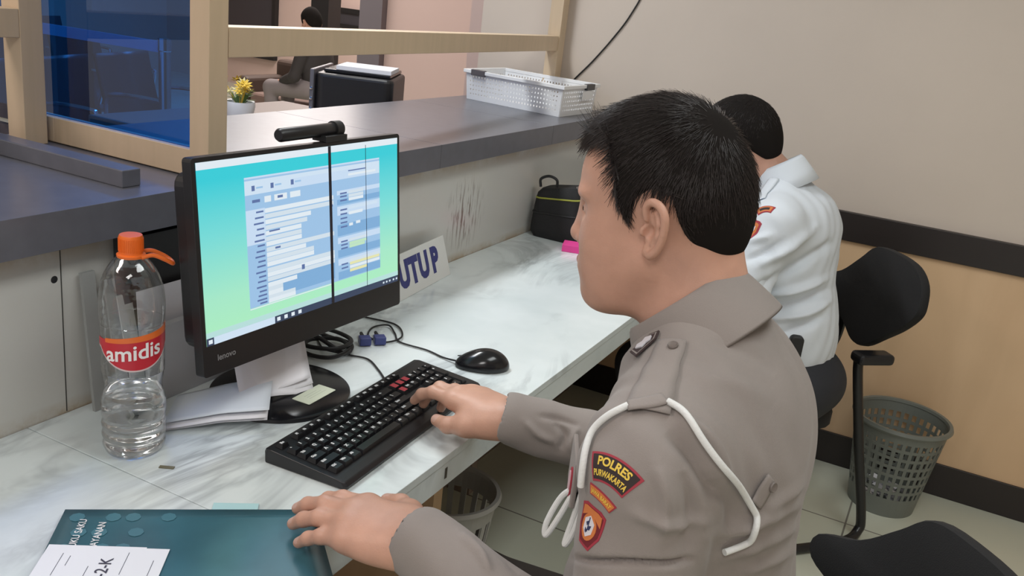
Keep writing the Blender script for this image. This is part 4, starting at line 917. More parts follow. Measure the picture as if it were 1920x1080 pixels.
def polysd(P2, poly):
    d = np.full(len(P2), 1e9); s = np.ones(len(P2)); n = len(poly); poly = np.array(poly, float)
    for i in range(n):
        a, b = poly[i], poly[i - 1]; e = b - a; w = P2 - a; t = np.clip(w @ e / (e @ e), 0, 1); d = np.minimum(d, ((w - t[:, None] * e) ** 2).sum(1))
        c1 = P2[:, 1] >= a[1]; c2 = P2[:, 1] < b[1]; c3 = e[0] * w[:, 1] > e[1] * w[:, 0]; fl = (c1 & c2 & c3) | (~c1 & ~c2 & ~c3); s[fl] *= -1
    return s * np.sqrt(d)
def hair_cap(H, Mh, poly, t=.010, top=.012):
    sc = Sculpt(); w = lambda p: H + np.array(p, float) @ Mh
    E = lambda c, r, k=.02: sc.ell(w(c), r, k, 'u', Mh)
    E((-.005, 0, .048), (.096 + t, .078 + t * .75, .086 + top)); E((.036, 0, .047), (.060 + t, .066 + t * .6, .067 + top), .03); E((-.036, 0, .03), (.068 + t, .073 + t * .7, .07 + t * .5), .03)
    E((-.075, 0, -.008), (.032, .050, .05), .03)
    E((.03, 0, .02), (.045, .0695 + t * .15, .06), .02)
    P_ = np.array(poly, float)
    sc.func(lambda p: polysd(((p - H) @ Mh.T)[:, [0, 2]], P_).astype(np.float32), .012, 'i', H - .25, H + .25)
    return sc
def strands(H, Mh, v, nrmls, poly, whorl, n, L, name, mt, parent, rel, lift=.35, seed=3, wid=.00035, fwd=(0, 0, 0), jit=.35, ok=None):
    rg = np.random.default_rng(seed); wl = np.array(whorl) ; X = (v - H) @ Mh.T; N_ = nrmls @ Mh.T
    idx = rg.choice(len(v), n); V = []; F = []
    for i in idx:
        x = X[i]; nn = N_[i]
        if ok is not None and not ok(x): continue
        d = x - wl; d = d - nn * (d @ nn); ld = np.linalg.norm(d) + 1e-6; d = d / ld
        d = d + np.array(fwd) * min(1, ld / .08) + rg.normal(0, jit * (.5 + .02 / (ld + .01)), 3); sw = np.cross(nn, d) * .25; d = d + sw; ws = np.clip((.075 - x[2]) / .05, 0, 1) * np.clip((abs(x[1]) - .03) / .03, 0, 1); d = d * (1 - ws) + np.array([-.35, 0, -1.]) * ws + rg.normal(0, .12, 3) * ws; d = d - nn * (d @ nn); d /= np.linalg.norm(d) + 1e-9
        l = L * (.6 + .7 * rg.random()) * np.clip((x[2] + .05) / .11, .28, 1); m_ = 4; p = x - nn * .003; pts = []
        for j in range(m_ + 1):
            pts.append(p.copy()); t = j / m_; dd = d + nn * (lift * (1 - 1.9 * t)); p = p + dd / np.linalg.norm(dd) * l / m_
            e = p - np.array([-.005, 0, .045]); 
        sd = np.cross(d, nn); o = len(V)
        for j, q in enumerate(pts):
            wd = wid * (1 - .75 * j / m_); V += [q - sd * wd, q + sd * wd, q + nn * wd * 1.2]
        for j in range(m_):
            for a, b in ((0, 1), (1, 2), (2, 0)): F.append((o + 3 * j + a, o + 3 * j + b, o + 3 * j + 3 + b, o + 3 * j + 3 + a))
    V = np.array(V) @ Mh + H
    return link_mesh(name, V, F, mt, parent, rel, smooth=True)
# ---------------------------------------------------------------- the officer in the foreground
pe = thing('person', 'officer in grey-brown uniform shirt with white cord, typing at the marble desk', 'person', (1.0, 1.06, 0)); RPp = (1.0, 1.06, 0)
H = np.array([.885, 1.075, 1.237]); Mh = head_frame(-.12, .12, 0.)
NB = np.array([.958, 1.07, 1.105]); SL = np.array([.982, .868, 1.012]); SR = np.array([.955, 1.245, 1.02])
EL = np.array([1.0, .80, .765]); ER = np.array([.90, 1.31, .79]); WL = np.array([.722, .830, .834]); WR = np.array([.655, 1.215, .828]); YC = 1.06
sc = Sculpt(); hw = head_ops(sc, H, Mh)
sc.cone(hw((-.025, 0, -.02)), NB, .056, .066, .03); sc.cone(hw((-.045, 0, .0)), NB + [.02, 0, 0], .045, .052, .03)
sc.ell((.99, YC, .93), (.11, .18, .18), .03).ell((1.0, YC, .72), (.13, .17, .18), .04).ell((1.03, YC, .56), (.14, .18, .13), .04)
for s_, sh, el, wr in ((-1, SL, EL, WL), (1, SR, ER, WR)):
    sc.cone(NB + [.01, 0, -.04], sh, .05, .050, .03); sc.cone(sh, el, .052, .042, .03); sc.cone(el, wr, .042, .029, .02)
    hp = np.array([1.03, YC + s_ * .09, .53]); kn = np.array([.62, YC + s_ * .13, .50]); an = np.array([.64, YC + s_ * .13, .09])
    sc.cone(hp, kn, .085, .06, .04); sc.cone(kn, an, .055, .04, .03); sc.cone(an, an + [-.15, 0, -.04], .04, .032, .02)
nails = hand_ops(sc, WL, (-1, .08, -.16), (-.12, -.14, 1), (0, 1, 0), FLAT, 1.14)
nails += hand_ops(sc, WR, (-.95, .25, -.02), (-.05, .02, 1), (0, -1, 0), TYPE, 1.12)
def regions(c):
    mi = np.zeros(len(c), int); X = (c - H) @ Mh.T
    mi[(np.abs(X[:, 1]) < .024) & (X[:, 0] > .088) & (X[:, 2] < -.051) & (X[:, 2] > -.074)] = 1
    for p, r in nails: mi[((c - p) ** 2).sum(1) < r * r] = 2
    return mi
bodyo, bv, bf = sculpt_obj('body', sc, .0019, SKIN, pe, RPp, midx=regions)
# eyes
for s_ in (1, -1):
    mb = MB(); mb.lathe([(max(0, .0118 * math.sin(t)), .0118 * math.cos(t)) for t in np.linspace(0, PI, 14)], n=24, frame=lambda p, s_=s_: hw((.0775 + p[2], s_ * .032 + p[0], .0125 + p[1])))
    mi = [1 if (k // 24) < 4 else 0 for k in range(len(mb.f))]; mb.m = mi
    # only a slit shows: a thin almond standing proud of the lids
    v = []; n = 16
    for k in range(n): t = 2 * PI * k / n; v.append(hw((.0908 - .012 * abs(math.cos(t)) ** 2 * .5, s_ * (.032 + .0115 * math.cos(t)), .0125 + .0035 * math.sin(t))))
    m2 = MB(); m2.add(v, [tuple(range(n))]); v2 = []
    for k in range(n): t = 2 * PI * k / n; v2.append(hw((.0912, s_ * .032 + .0034 * math.cos(t), .0125 + .0034 * math.sin(t))))
    m2.add(v2, [tuple(range(n))], 1); m2.build('eye', [mat('eye_white', (.62, .58, .55), .3), mat('eye_dark', (.02, .014, .01), .2)], pe, RPp)
    MB().tube(spline([hw((.101, s_ * .010, .031)), hw((.0985, s_ * .028, .036)), hw((.083, s_ * .050, .030))], 6), [.0022] * 3 + [.003] * 7 + [.0022] * 3, 8, flat=.6).build('eyebrow', HAIR, pe, RPp)
HP = [(.2, .098), (.10, .098), (.075, .098), (.052, .094), (.045, .070), (.043, .042), (.034, .014), (.028, .003), (.020, .010), (.013, .036), (-.004, .048), (-.026, .040), (-.035, .010), (-.052, -.034), (-.075, -.054), (-.2, -.066), (-.2, .3), (.2, .3)]
hs = hair_cap(H, Mh, HP, .005, .018)
ho, hv, hf = sculpt_obj('hair', hs, .0025, HAIRB, pe, RPp)
hn = vnormals(hv, hf); outer = ((hv - H) @ Mh.T); okv = (np.einsum('ij,ij->i', (hv - (H + np.array([-.005, 0, .045]) @ Mh)), hn) > .0)
hvo, hno = hv[okv], hn[okv]
strands(H, Mh, hvo, hno, HP, (-.062, .018, .115), 17000, .032, 'hair_strands', HAIR, ho, RPp, lift=.07, wid=.0006, fwd=(.25, 0, -.15), jit=.22)
# fringe sweeping over the forehead on the far side
fr_v = hvo[(outer[okv][:, 0] > .04) & (outer[okv][:, 2] > .06) & (outer[okv][:, 1] < .035)]; fr_n = hno[(outer[okv][:, 0] > .04) & (outer[okv][:, 2] > .06) & (outer[okv][:, 1] < .035)]
strands(H, Mh, fr_v, fr_n, HP, (-.02, .09, .14), 1300, .040, 'hair_fringe', HAIR, ho, RPp, lift=.12, wid=.0006, fwd=(.2, -.9, -.55), jit=.18, seed=9)

# ---- uniform shirt
SHIRT = mat('uniform_grey', (.275, .243, .225), .80, noise_amt=.05, noise_scale=14, bump=.20, bump_scale=900, sheen=.12, spec=.3)
sc = Sculpt()
sc.ell((1.0, 1.065, .93), (.125, .20, .19), .04).ell((1.0, YC, .72), (.152, .195, .20), .06).ell((1.01, 1.07, 1.0), (.090, .19, .095), .06).ell((.938, .955, .945), (.058, .062, .085), .03)
sc.cone(NB + [.012, 0, -.05], NB + [.012, 0, .0], .095, .066, .03)
for sh, el, wr, sg_ in ((SL, EL, WL, -1), (SR, ER, WR, 1)):
    sc.cone(NB + [.015, sg_ * .05, -.035], sh + [.0, 0, .002], .070, .066, .05); sc.cone(sh, el, .074, .058, .04); d = nrm(wr - el); sc.cone(el, wr - d * .005, .058, .043, .03)
    sc.cone(wr - d * .055, wr - d * .004, .0455, .0435, .004)
    cut = wr - d * .004
    sc.func(lambda p, cut=cut, d=d: np.where(((p - cut) ** 2).sum(1) < .09 ** 2, (p - cut) @ d, -9).astype(np.float32), .004, 'i', cut - .09, cut + .09) if False else None
    sc.cone(wr - d * .018, wr + d * .07, .036, .036, .004, 's')          # the cuff is open around the wrist
sc.cone(NB + [-.035, 0, -.01], NB + [-.11, 0, .09], .052, .075, .012, 's')     # neck opening
FOLDS = [  # pixel polyline, half width px, height m
 ([(1330, 1010), (1400, 985), (1470, 960), (1520, 935)], 12, .005), ([(1340, 1050), (1420, 1020), (1490, 990), (1520, 975)], 12, .005), ([(1390, 1075), (1450, 1050), (1510, 1020)], 10, .004),
 ([(1430, 960), (1475, 930), (1515, 900)], 10, .004), ([(1250, 800), (1300, 850), (1330, 900), (1345, 950)], 16, -.006), ([(1270, 780), (1330, 830), (1370, 900)], 12, .006), ([(1230, 870), (1250, 940), (1240, 1010)], 14, .004),
 ([(1180, 960), (1260, 985), (1330, 980)], 12, .004), ([(1060, 1045), (1130, 1052), (1240, 1056), (1300, 1050)], 5, -.006), ([(1280, 880), (1300, 960), (1290, 1040)], 16, -.005), ([(1340, 900), (1370, 950), (1360, 1000)], 12, -.006),
 ([(985, 790), (1010, 815), (1040, 830)], 7, .004), ([(1040, 790), (1060, 815), (1050, 845)], 7, -.004), ([(1085, 800), (1070, 830), (1075, 850)], 6, .003), ([(1010, 780), (1050, 785), (1090, 800)], 6, -.003),
 ([(860, 1000), (900, 1040), (920, 1075)], 8, .004), ([(900, 1010), (940, 1030), (980, 1075)], 8, -.004), ([(1300, 700), (1380, 720), (1450, 760)], 18, .0025), ([(1320, 640), (1400, 660), (1460, 700)], 14, -.002)]
def fold_post(folds):
    def post(v, n):
        px = project(v); toc = CAM_POS - v; toc /= np.linalg.norm(toc, axis=1)[:, None]; fac = np.clip((n * toc).sum(1) * 2, 0, 1); off = np.zeros(len(v))
        for pts, wd, hgt in folds:
            P = np.array(spline([(x, y, 0) for x, y in pts], 5))[:, :2]; d = np.full(len(v), 1e9); tt = np.zeros(len(v)); n_ = len(P)
            for i in range(n_ - 1):
                e = P[i + 1] - P[i]; w = px - P[i]; t = np.clip(w @ e / (e @ e), 0, 1); q = np.sqrt(((w - t[:, None] * e) ** 2).sum(1)); m_ = q < d; d[m_] = q[m_]; tt[m_] = (i + t[m_]) / (n_ - 1)
            off += 2.2 * hgt * np.exp(-(d / wd) ** 2) * np.sin(PI * np.clip(tt, .02, .98)) ** .6
        w2 = .0018 * np.sin(v[:, 2] * 70 + 9 * np.sin(v[:, 1] * 14) + v[:, 0] * 25) * np.sin(v[:, 1] * 33 + v[:, 0] * 41 + 2)
        return v + n * (off * fac + w2)[:, None]
    return post
so, sv, sf = sculpt_obj('shirt', sc, .003, SHIRT, pe, RPp, post=fold_post(FOLDS))
BV = BVHTree.FromPolygons([tuple(p) for p in sv], [tuple(q) for q in sf])
def hit(x, y):
    d = Vector(pixray(x, y)).normalized(); r = BV.ray_cast(Vector(CAM_POS), d); return (np.array(r[0]), np.array(r[1])) if r[0] is not None else (None, None)
def on_shirt(p, off=.0):
    r = BV.find_nearest(Vector(p)); q, n = np.array(r[0]), np.array(r[1]); return q + n * off
# trousers
TRO = mat('trousers_brown', (.030, .024, .021), .8)
sc = Sculpt(); sc.ell((1.03, YC, .55), (.152, .192, .13), .03)
for s_ in (-1, 1):
    hp = np.array([1.03, YC + s_ * .09, .53]); kn = np.array([.62, YC + s_ * .13, .50]); an = np.array([.64, YC + s_ * .13, .09]); sc.cone(hp, kn, .097, .072, .04); sc.cone(kn, an, .068, .058, .03)
sculpt_obj('trousers', sc, .006, TRO, pe, RPp)
for s_ in (-1, 1):
    sc = Sculpt(); an = np.array([.64, YC + s_ * .13, .09]); sc.cone(an + [.01, 0, -.045], an + [-.16, 0, -.05], .046, .038, .02); sc.func(lambda p: .002 - p[:, 2], .004, 'i', an - .3, an + .3); sculpt_obj('shoe', sc, .005, M['blackgl'], pe, RPp)
# collar: a stand and a fold-down leaf around the neck
CC = NB + np.array([-.016, 0, .026]); ax_ = nrm((-.66, 0, .76)); cx_ = nrm(np.cross((0, 1., 0), ax_)); cy_ = np.array([0, 1., 0])
def collar_pt(a, r, h): return CC + cx_ * math.cos(a) * r * 1.02 + cy_ * math.sin(a) * r * .96 + ax_ * h
mb = MB(); N_ = 60; A0c, A1c = -PI * .93, PI * .93; prof_c = lambda t: [(.070, -.028), (.069, .006), (.070, .020 - .010 * t), (.074, .024 - .010 * t), (.079, .016 - .012 * t), (.090 + .006 * t, -.020 - .022 * t), (.0985 + .008 * t, -.052 - .034 * t * t)]
v = []; L_ = 7
for i in range(N_ + 1):
    a = A0c + (A1c - A0c) * i / N_; t = (abs(a) / A1c) ** 1.6; v += [collar_pt(a, r, h) for r, h in prof_c(t)]
mb.add(v, [(i * L_ + j, (i + 1) * L_ + j, (i + 1) * L_ + j + 1, i * L_ + j + 1) for i in range(N_) for j in range(L_ - 1)], 0, True)
co = mb.build('collar', SHIRT, so, RPp, sharp=None); sd = co.modifiers.new('t', 'SOLIDIFY'); sd.thickness = .0022; ss = co.modifiers.new('s', 'SUBSURF'); ss.levels = 1; ss.render_levels = 1

# ---- decals on the shirt: flat outlines laid on the cloth along one direction
def decal_frame(x, y, upx, upy):
    o, n = hit(x, y); o2, _ = hit(x + upx, y + upy); V_ = nrm(o2 - o); V_ = nrm(V_ - n * V_.dot(n)); U_2 = np.cross(V_, n); return o, U_2, V_, n
def lay(F, pts, off):
    o, U, V, n = F; out = []
    for u, v_ in pts:
        p = o + U * u + V * v_; r = BV.ray_cast(Vector(p + n * .06), Vector(-n), .14); q = np.array(r[0]) if r[0] is not None else p; out.append(q + n * off)
    return out
def dense(poly, step=.0025):
    out = []
    for i in range(len(poly)):
        a, b = np.array(poly[i]), np.array(poly[(i + 1) % len(poly)]); k = max(1, int(np.linalg.norm(b - a) / step)); out += [tuple(a + (b - a) * j / k) for j in range(k)]
    return out
def fill_poly(poly, step=.004):
    # triangulated fill with inner points so that it can follow the cloth
    bm = bmesh.new(); vs = [bm.verts.new((x, y, 0)) for x, y in poly]; bm.faces.new(vs); bmesh.ops.triangulate(bm, faces=bm.faces[:])
    for _ in range(3): 
        es = [e for e in bm.edges if e.calc_length() > step]
        if not es: break
        bmesh.ops.subdivide_edges(bm, edges=es, cuts=1); bmesh.ops.triangulate(bm, faces=bm.faces[:])
    bm.verts.index_update(); v = [(a.co.x, a.co.y) for a in bm.verts]; f = [tuple(x.index for x in q.verts) for q in bm.faces]; bm.free()
    return v, f
def patch(name, F, layers, mats, label=None, texts=(), warp=lambda u, v: (u, v)):
    mb = MB()
    for poly, mi, off in layers:
        v, f = fill_poly([warp(*p) for p in dense(poly)]); 
        # cloth-side rim
        P = lay(F, v, off); mb.add(P, f, mi)
        bp_ = [warp(*p) for p in dense(poly)]; P1 = lay(F, bp_, off); P0 = lay(F, bp_, -.001); k = len(bp_); mb.add(P0 + P1, [(i, (i + 1) % k, k + (i + 1) % k, k + i) for i in range(k)], mi)
    for body_, size, uo, vo, mi, off, sx, bold in texts:
        v, f = text2d(body_, size, bold); v = [warp(a * sx + uo, b + vo) for a, b in v]; mb.add(lay(F, v, off), f, mi)
    o = mb.build(name, mats, so, RPp)
    if label: o['label'] = label
    return o
PR = mat('patch_red', (.36, .035, .055), .7); PB = mat('patch_black', (.035, .022, .022), .8); PY = mat('patch_yellow', (.80, .56, .08), .6); PO = mat('patch_orange', (.62, .19, .05), .6); PW = mat('patch_white', (.70, .68, .72), .6); PP = mat('patch_pink', (.60, .42, .46), .6); PDR = mat('patch_dark_red', (.16, .012, .018), .7)
def arcwarp(R_): return lambda u, v: ((R_ + v) * math.sin(u / R_), (R_ + v) * math.cos(u / R_) - R_)
F1 = decal_frame(1148, 884, 18, -36)
bar = lambda w, h: [(-w / 2, -h / 2), (w / 2, -h / 2), (w / 2, h / 2), (-w / 2, h / 2)]
patch('unit_patch', F1, [(bar(.0545, .0300), 0, .0010), (bar(.0500, .0255), 1, .0014)], [PR, PB, PY], 'curved red and black patch with yellow lettering', [('POLRES', .0122, 0, .0060, 2, .0018, .92, .0004), ('PURWAKARTA', .0090, 0, -.0062, 2, .0018, .78, .0003)], arcwarp(.055))
F2 = decal_frame(1128, 932, 18, -36)
patch('region_patch', F2, [(bar(.036, .0125), 0, .0010), (bar(.0335, .0095), 1, .0014)], [PR, PO, PY], 'small curved orange patch', [('JAWA BARAT', .0068, 0, 0, 2, .0018, .72, .0002)], arcwarp(.045))
F3 = decal_frame(1107, 983, 8, -38)
shield = [(-.017, .016), (-.010, .020), (.010, .020), (.017, .016), (.0165, -.008), (.009, -.024), (-.009, -.024), (-.0165, -.008)]
sc_ = lambda P, k, dy=0: [(x * k, y * k + dy) for x, y in P]
circ = lambda r, cx=0, cy=0, n=18: [(cx + r * math.cos(2 * PI * k / n), cy + r * math.sin(2 * PI * k / n)) for k in range(n)]
patch('shield_patch', F3, [(sc_(shield, 1.08), 0, .0010), (sc_(shield, .94), 4, .0014), ([(-.0150, .004), (-.0145, .016), (-.009, .0185), (.009, .0185), (.0145, .016), (.0150, .004), (.006, .010), (-.006, .010)], 1, .0018), ([(.0115 * math.cos(t), -.003 + .0150 * math.sin(t)) for t in np.linspace(0, 2 * PI, 22)[:-1]], 1, .0020),
    ([(-.0075, .004), (0, .0105), (.0075, .004), (.0072, -.008), (0, -.0145), (-.0072, -.008)], 2, .0024), ([(-.0042, .001), (-.001, .004), (.0005, .001), (-.002, -.002)], 3, .0028), ([(.0012, -.001), (.0045, .0005), (.0035, -.005), (.0008, -.006)], 3, .0028), ([(-.0035, -.005), (-.0005, -.0065), (-.001, -.0105), (-.003, -.009)], 3, .0028), (bar(.0012, .017), 3, .0027)], [PR, PO, PW, mat('patch_blue', (.03, .035, .10), .7), PDR], 'red and orange shield patch with white emblem')
# chest pocket badge seen edge-on, on the front of the shirt
# collar badge
def flat_badge(name, pts3, layers, mats, parent): pass
bh = BVHTree.FromPolygons([tuple(np.array(p.co) + np.array(RPp)) for p in co.data.vertices], [tuple(p.vertices) for p in co.data.polygons])
def hit2(x, y):
    d = Vector(pixray(x, y)).normalized(); r = bh.ray_cast(Vector(CAM_POS), d)
    q = hit(x, y)
    return (np.array(r[0]), np.array(r[1])) if r[0] is not None and (q[0] is None or r[3] < np.linalg.norm(q[0] - CAM_POS)) else q
o_, n_ = hit2(1212, 648)
if o_ is not None:
    n_ = n_ if n_ @ (CAM_POS - o_) > 0 else -n_
    o2, _ = hit2(1235, 628); V_ = nrm(o2 - o_); V_ = nrm(V_ - n_ * V_.dot(n_)); FBd = fr(o_ + n_ * .003, np.cross(V_, n_), V_, n_)
    mb = MB(); hx = [(-.0105, -.019), (.0105, -.019), (.0105, .013), (0, .023), (-.0105, .013)]
    mb.prism(hx, FBd, -.001, .0012, 0); mb.prism(sc_(hx, .86), FBd, .0012, .0015, 2); mb.prism(sc_(hx, .76), FBd, .0012, .0018, 0)
    mb.prism([(-.007, -.007), (-.002, -.012), (.007, -.006), (.005, .001), (.007, .007), (.001, .012), (-.0065, .006), (-.004, 0)], FBd, .0018, .0036, 1); mb.build('collar_badge', [mat('badge_brown', (.045, .028, .028), .7), mat('silver', (.75, .75, .80), .35, metal=.3), SHIRT], co, RPp, bevel=.0004)
# epaulette strap: laid over the shoulder from the collar button to the shoulder tip
def strip_on(name, pix, wid, off, mt, parent, th=.002, step=6):
    C_ = []; 
    for x, y in [(p[0], p[1]) for p in spline([(x, y, 0) for x, y in pix], step)]:
        o, n = hit(x, y)
        if o is not None: C_.append((o, n))
    v = []; k = len(C_); f = []
    for i, (o, n) in enumerate(C_):
        t = C_[min(i + 1, k - 1)][0] - C_[max(i - 1, 0)][0]; s = nrm(np.cross(nrm(t), n)); w = wid[0] + (wid[1] - wid[0]) * i / (k - 1)
        for j in range(5):
            q = o + s * w * (j / 4 - .5); q = on_shirt(q, off + th * (1 if 0 < j < 4 else .6)); v.append(q)
    for i in range(k - 1):
        for j in range(4): f.append((i * 5 + j, i * 5 + j + 1, (i + 1) * 5 + j + 1, (i + 1) * 5 + j))
    o = link_mesh(name, v, f, mt, parent, RPp, smooth=True); sd = o.modifiers.new('t', 'SOLIDIFY'); sd.thickness = th; sd.offset = 0; sd.use_even_offset = True
    return o
def button_at(name, x, y, r, mt, parent, off=.003):
    o, n = hit(x, y)
    if o is None: return
    u = nrm(np.cross(n, (0, 0, 1.))); F = fr(o + n * off, u, np.cross(n, u), n)
    return MB().lathe([(r, -.003), (r, .001), (r * .85, .0022), (r * .6, .0012), (0, .0012)], n=24, frame=F).build(name, mt, parent, RPp)
ep = strip_on('epaulette', [(1262, 640), (1245, 680), (1228, 725), (1212, 772)], (.034, .050), .002, SHIRT, so)
button_at('button', 1263, 655, .0062, mat('button_brown', (.16, .135, .12), .5), ep, .006)
strip_on('epaulette_loop', [(1245, 755), (1215, 762), (1180, 768)], (.016, .016), .005, SHIRT, so)
# rear tab with its button
tb = strip_on('rear_tab', [(1440, 895), (1430, 915), (1412, 945)], (.016, .022), .0025, SHIRT, so); button_at('button', 1441, 910, .0062, mat('button_brown2', (.17, .145, .13), .5), tb, .006)
# white cord looped round the shoulder
CORD = mat('cord_white', (.72, .73, .72), .7, bump=.3, bump_scale=350)
def cord(pix, r, name='lanyard_cord', lift=.002):
    P = []
    for x, y in [(p[0], p[1]) for p in spline([(x, y, 0) for x, y in pix], 6)]:
        o, n = hit(x, y)
        if o is not None: P.append(o + n * (r + lift))
    if len(P) < 3: return
    
    for _ in range(3): P = [np.mean(P[max(0, i - 1):i + 2], 0) if 0 < i < len(P) - 1 else P[i] for i in range(len(P))]
    return MB().tube(P, r, 12).build(name, CORD, so, RPp)
cord([(1250, 760), (1290, 785), (1330, 840), (1370, 895), (1400, 945), (1413, 975), (1405, 1005), (1380, 1022), (1352, 1030)] , .0038)
cord([(1180, 768), (1145, 785), (1118, 812), (1106, 845), (1101, 880), (1098, 910)], .0038)

# chest pocket flap with its pin and the hanging loops of the cord
FPk = fr((.879, .905, .945), nrm((.42, -.90, 0)), (0, 0, 1), nrm((-.90, -.42, 0)))
fl = MB().prism([(-.045, .036), (-.045, -.022), (0, -.036), (.030, -.024), (.034, .036)], FPk, -.006, 0).build('pocket_flap', SHIRT, so, RPp, bevel=.002)
mb = MB(); ov = lambda k: [(.012 + .011 * k * math.cos(t), .0 + .020 * k * math.sin(t)) for t in np.linspace(0, 2 * PI, 25)[:-1]]
mb.prism(ov(1.), FPk, .0002, .0022, 0); mb.prism(ov(.78), FPk, .0022, .0034, 1); mb.build('pocket_pin', [PR, PP], fl, RPp)
for pts in ([(.913, .868, .985), (.896, .885, .95), (.876, .89, .925), (.864, .885, .888), (.866, .883, .872), (.878, .885, .90), (.893, .89, .945)], [(.905, .88, .955), (.897, .885, .91), (.892, .88, .872), (.900, .88, .888), (.907, .885, .93)]):
    MB().tube(spline(pts, 8), .0036, 10).build('lanyard_cord', CORD, so, RPp)
# ---------------------------------------------------------------- the man in white at the far end of the desk
p2 = thing('person', 'man in short-sleeved white uniform shirt bending over the far end of the desk', 'person', (.9, 2.5, 0)); RP2 = (.9, 2.5, 0)
H2 = np.array([.655, 2.535, 1.150]); Mh2 = head_frame(.12, .32, 0.)
N2 = np.array([.775, 2.55, 1.065]); SL2 = np.array([.815, 2.365, .985]); SR2 = np.array([.80, 2.735, .985]); EL2 = np.array([.765, 2.27, .765]); ER2 = np.array([.72, 2.82, .79]); WL2 = np.array([.52, 2.36, .790]); WR2 = np.array([.50, 2.66, .790])
sc = Sculpt(); hw2 = head_ops(sc, H2, Mh2)
sc.cone(hw2((-.03, 0, -.02)), N2, .054, .062, .03)
sc.ell((.845, 2.55, .88), (.10, .17, .18), .03).ell((.89, 2.52, .68), (.095, .14, .17), .04).ell((.93, 2.5, .55), (.11, .15, .09), .04)
for s_, sh, el, wr in ((-1, SL2, EL2, WL2), (1, SR2, ER2, WR2)):
    sc.cone(N2 + [.01, 0, -.03], sh, .055, .05, .04); sc.cone(sh, el, .048, .040, .03); sc.cone(el, wr, .040, .028, .02)
    hp = np.array([.93, 2.5 + s_ * .09, .53]); kn = np.array([.52, 2.5 + s_ * .13, .51]); an = np.array([.56, 2.5 + s_ * .13, .09]); sc.cone(hp, kn, .08, .058, .04); sc.cone(kn, an, .053, .038, .03); sc.cone(an, an + [-.14, 0, -.045], .038, .03, .02)
nails = hand_ops(sc, WL2, (-.9, .4, -.10), (-.1, 0, 1), (0, 1, 0), FLAT); hand_ops(sc, WR2, (-.9, -.3, -.10), (-.1, 0, 1), (0, -1, 0), FLAT)
sculpt_obj('body', sc, .004, SKIN[0], p2, RP2)
HP2 = [(.2, .085), (.10, .085), (.07, .088), (.055, .07), (.046, .035), (.034, .006), (.022, .006), (.012, .034), (-.004, .045), (-.024, .038), (-.034, .012), (-.050, -.02), (-.075, -.045), (-.2, -.055), (-.2, .3), (.2, .3)]
hs = hair_cap(H2, Mh2, HP2, .004, .010); h2o, hv2, hf2 = sculpt_obj('hair', hs, .004, HAIRB, p2, RP2); hn2 = vnormals(hv2, hf2)
ok2 = np.einsum('ij,ij->i', hv2 - H2, hn2) > 0
strands(H2, Mh2, hv2[ok2], hn2[ok2], HP2, (-.062, 0, .11), 7000, .022, 'hair_strands', HAIR, h2o, RP2, lift=.12, wid=.0008, fwd=(.2, 0, -.1), jit=.3)
WSH = mat('shirt_white', (.66, .71, .76), .8, bump=.15, bump_scale=600, sheen=.1)
sc = Sculpt(); sc.ell((.855, 2.55, .88), (.113, .19, .185), .04).ell((.892, 2.52, .65), (.126, .172, .21), .06).ell((.855, 2.55, .97), (.085, .18, .085), .05)
sc.cone(N2 + [.012, 0, -.04], N2 + [.01, 0, .0], .085, .062, .03)
for sh, el, sg_ in ((SL2, EL2, -1), (SR2, ER2, 1)):
    sc.cone(N2 + [.015, sg_ * .05, -.035], sh, .062, .060, .05); d = nrm(el - sh); e_ = sh + d * .165; sc.cone(sh, e_, .068, .066, .04); sc.cone(e_ - d * .02, e_ + d * .10, .056, .060, .004, 's')
sc.cone(N2 + [-.012, 0, .0], N2 + [-.06, 0, .09], .056, .07, .012, 's')
FOLDS2 = [([(1420, 500), (1470, 470), (1530, 425)], 8, .008), ([(1400, 545), (1460, 520), (1540, 470), (1565, 450)], 8, -.008), ([(1420, 555), (1490, 545), (1555, 520)], 7, .009), ([(1430, 580), (1500, 568), (1560, 540)], 7, -.008), ([(1440, 600), (1510, 590), (1560, 560)], 7, .008), ([(1450, 630), (1510, 610), (1545, 590)], 8, -.007), ([(1400, 455), (1450, 440)], 7, .005), ([(1395, 490), (1440, 470), (1470, 450)], 6, -.005)]
s2o, sv2, sf2 = sculpt_obj('shirt', sc, .005, WSH, p2, RP2, post=fold_post(FOLDS2))
CC = N2 + np.array([-.010, 0, .034]); ax_ = nrm((-.5, 0, .86)); cx_ = nrm(np.cross((0, 1., 0), ax_)); cy_ = np.array([0, 1., 0])
mb = MB(); v = []
for i in range(N_ + 1):
    a = A0c + (A1c - A0c) * i / N_; t = (abs(a) / A1c) ** 1.6; v += [collar_pt(a, r * .93, h) for r, h in prof_c(t)]
mb.add(v, [(i * L_ + j, (i + 1) * L_ + j, (i + 1) * L_ + j + 1, i * L_ + j + 1) for i in range(N_) for j in range(L_ - 1)], 0, True)
c2o = mb.build('collar', WSH, s2o, RP2, sharp=None); sd = c2o.modifiers.new('t', 'SOLIDIFY'); sd.thickness = .002
BV = BVHTree.FromPolygons([tuple(p) for p in sv2], [tuple(q) for q in sf2]); so, RPp_ = s2o, RPp; RPp = RP2
F = decal_frame(1434, 392, 9, -20)
patch('sleeve_patch', F, [(bar(.044, .022), 0, .0015), (bar(.038, .016), 1, .002), (bar(.026, .008), 2, .0026)], [PR, PO, PB], 'curved red and gold sleeve patch', (), arcwarp(.05))
F = decal_frame(1412, 428, 9, -20)
patch('shield_patch', F, [(sc_(shield, 1.1), 0, .0015), (sc_(shield, .8), 1, .002), (sc_(shield, .4), 2, .0026)], [PR, PO, PW], 'small red and gold shield patch')
strip_on('epaulette', [(1452, 335), (1435, 358), (1422, 378)], (.030, .042), .002, WSH, so)
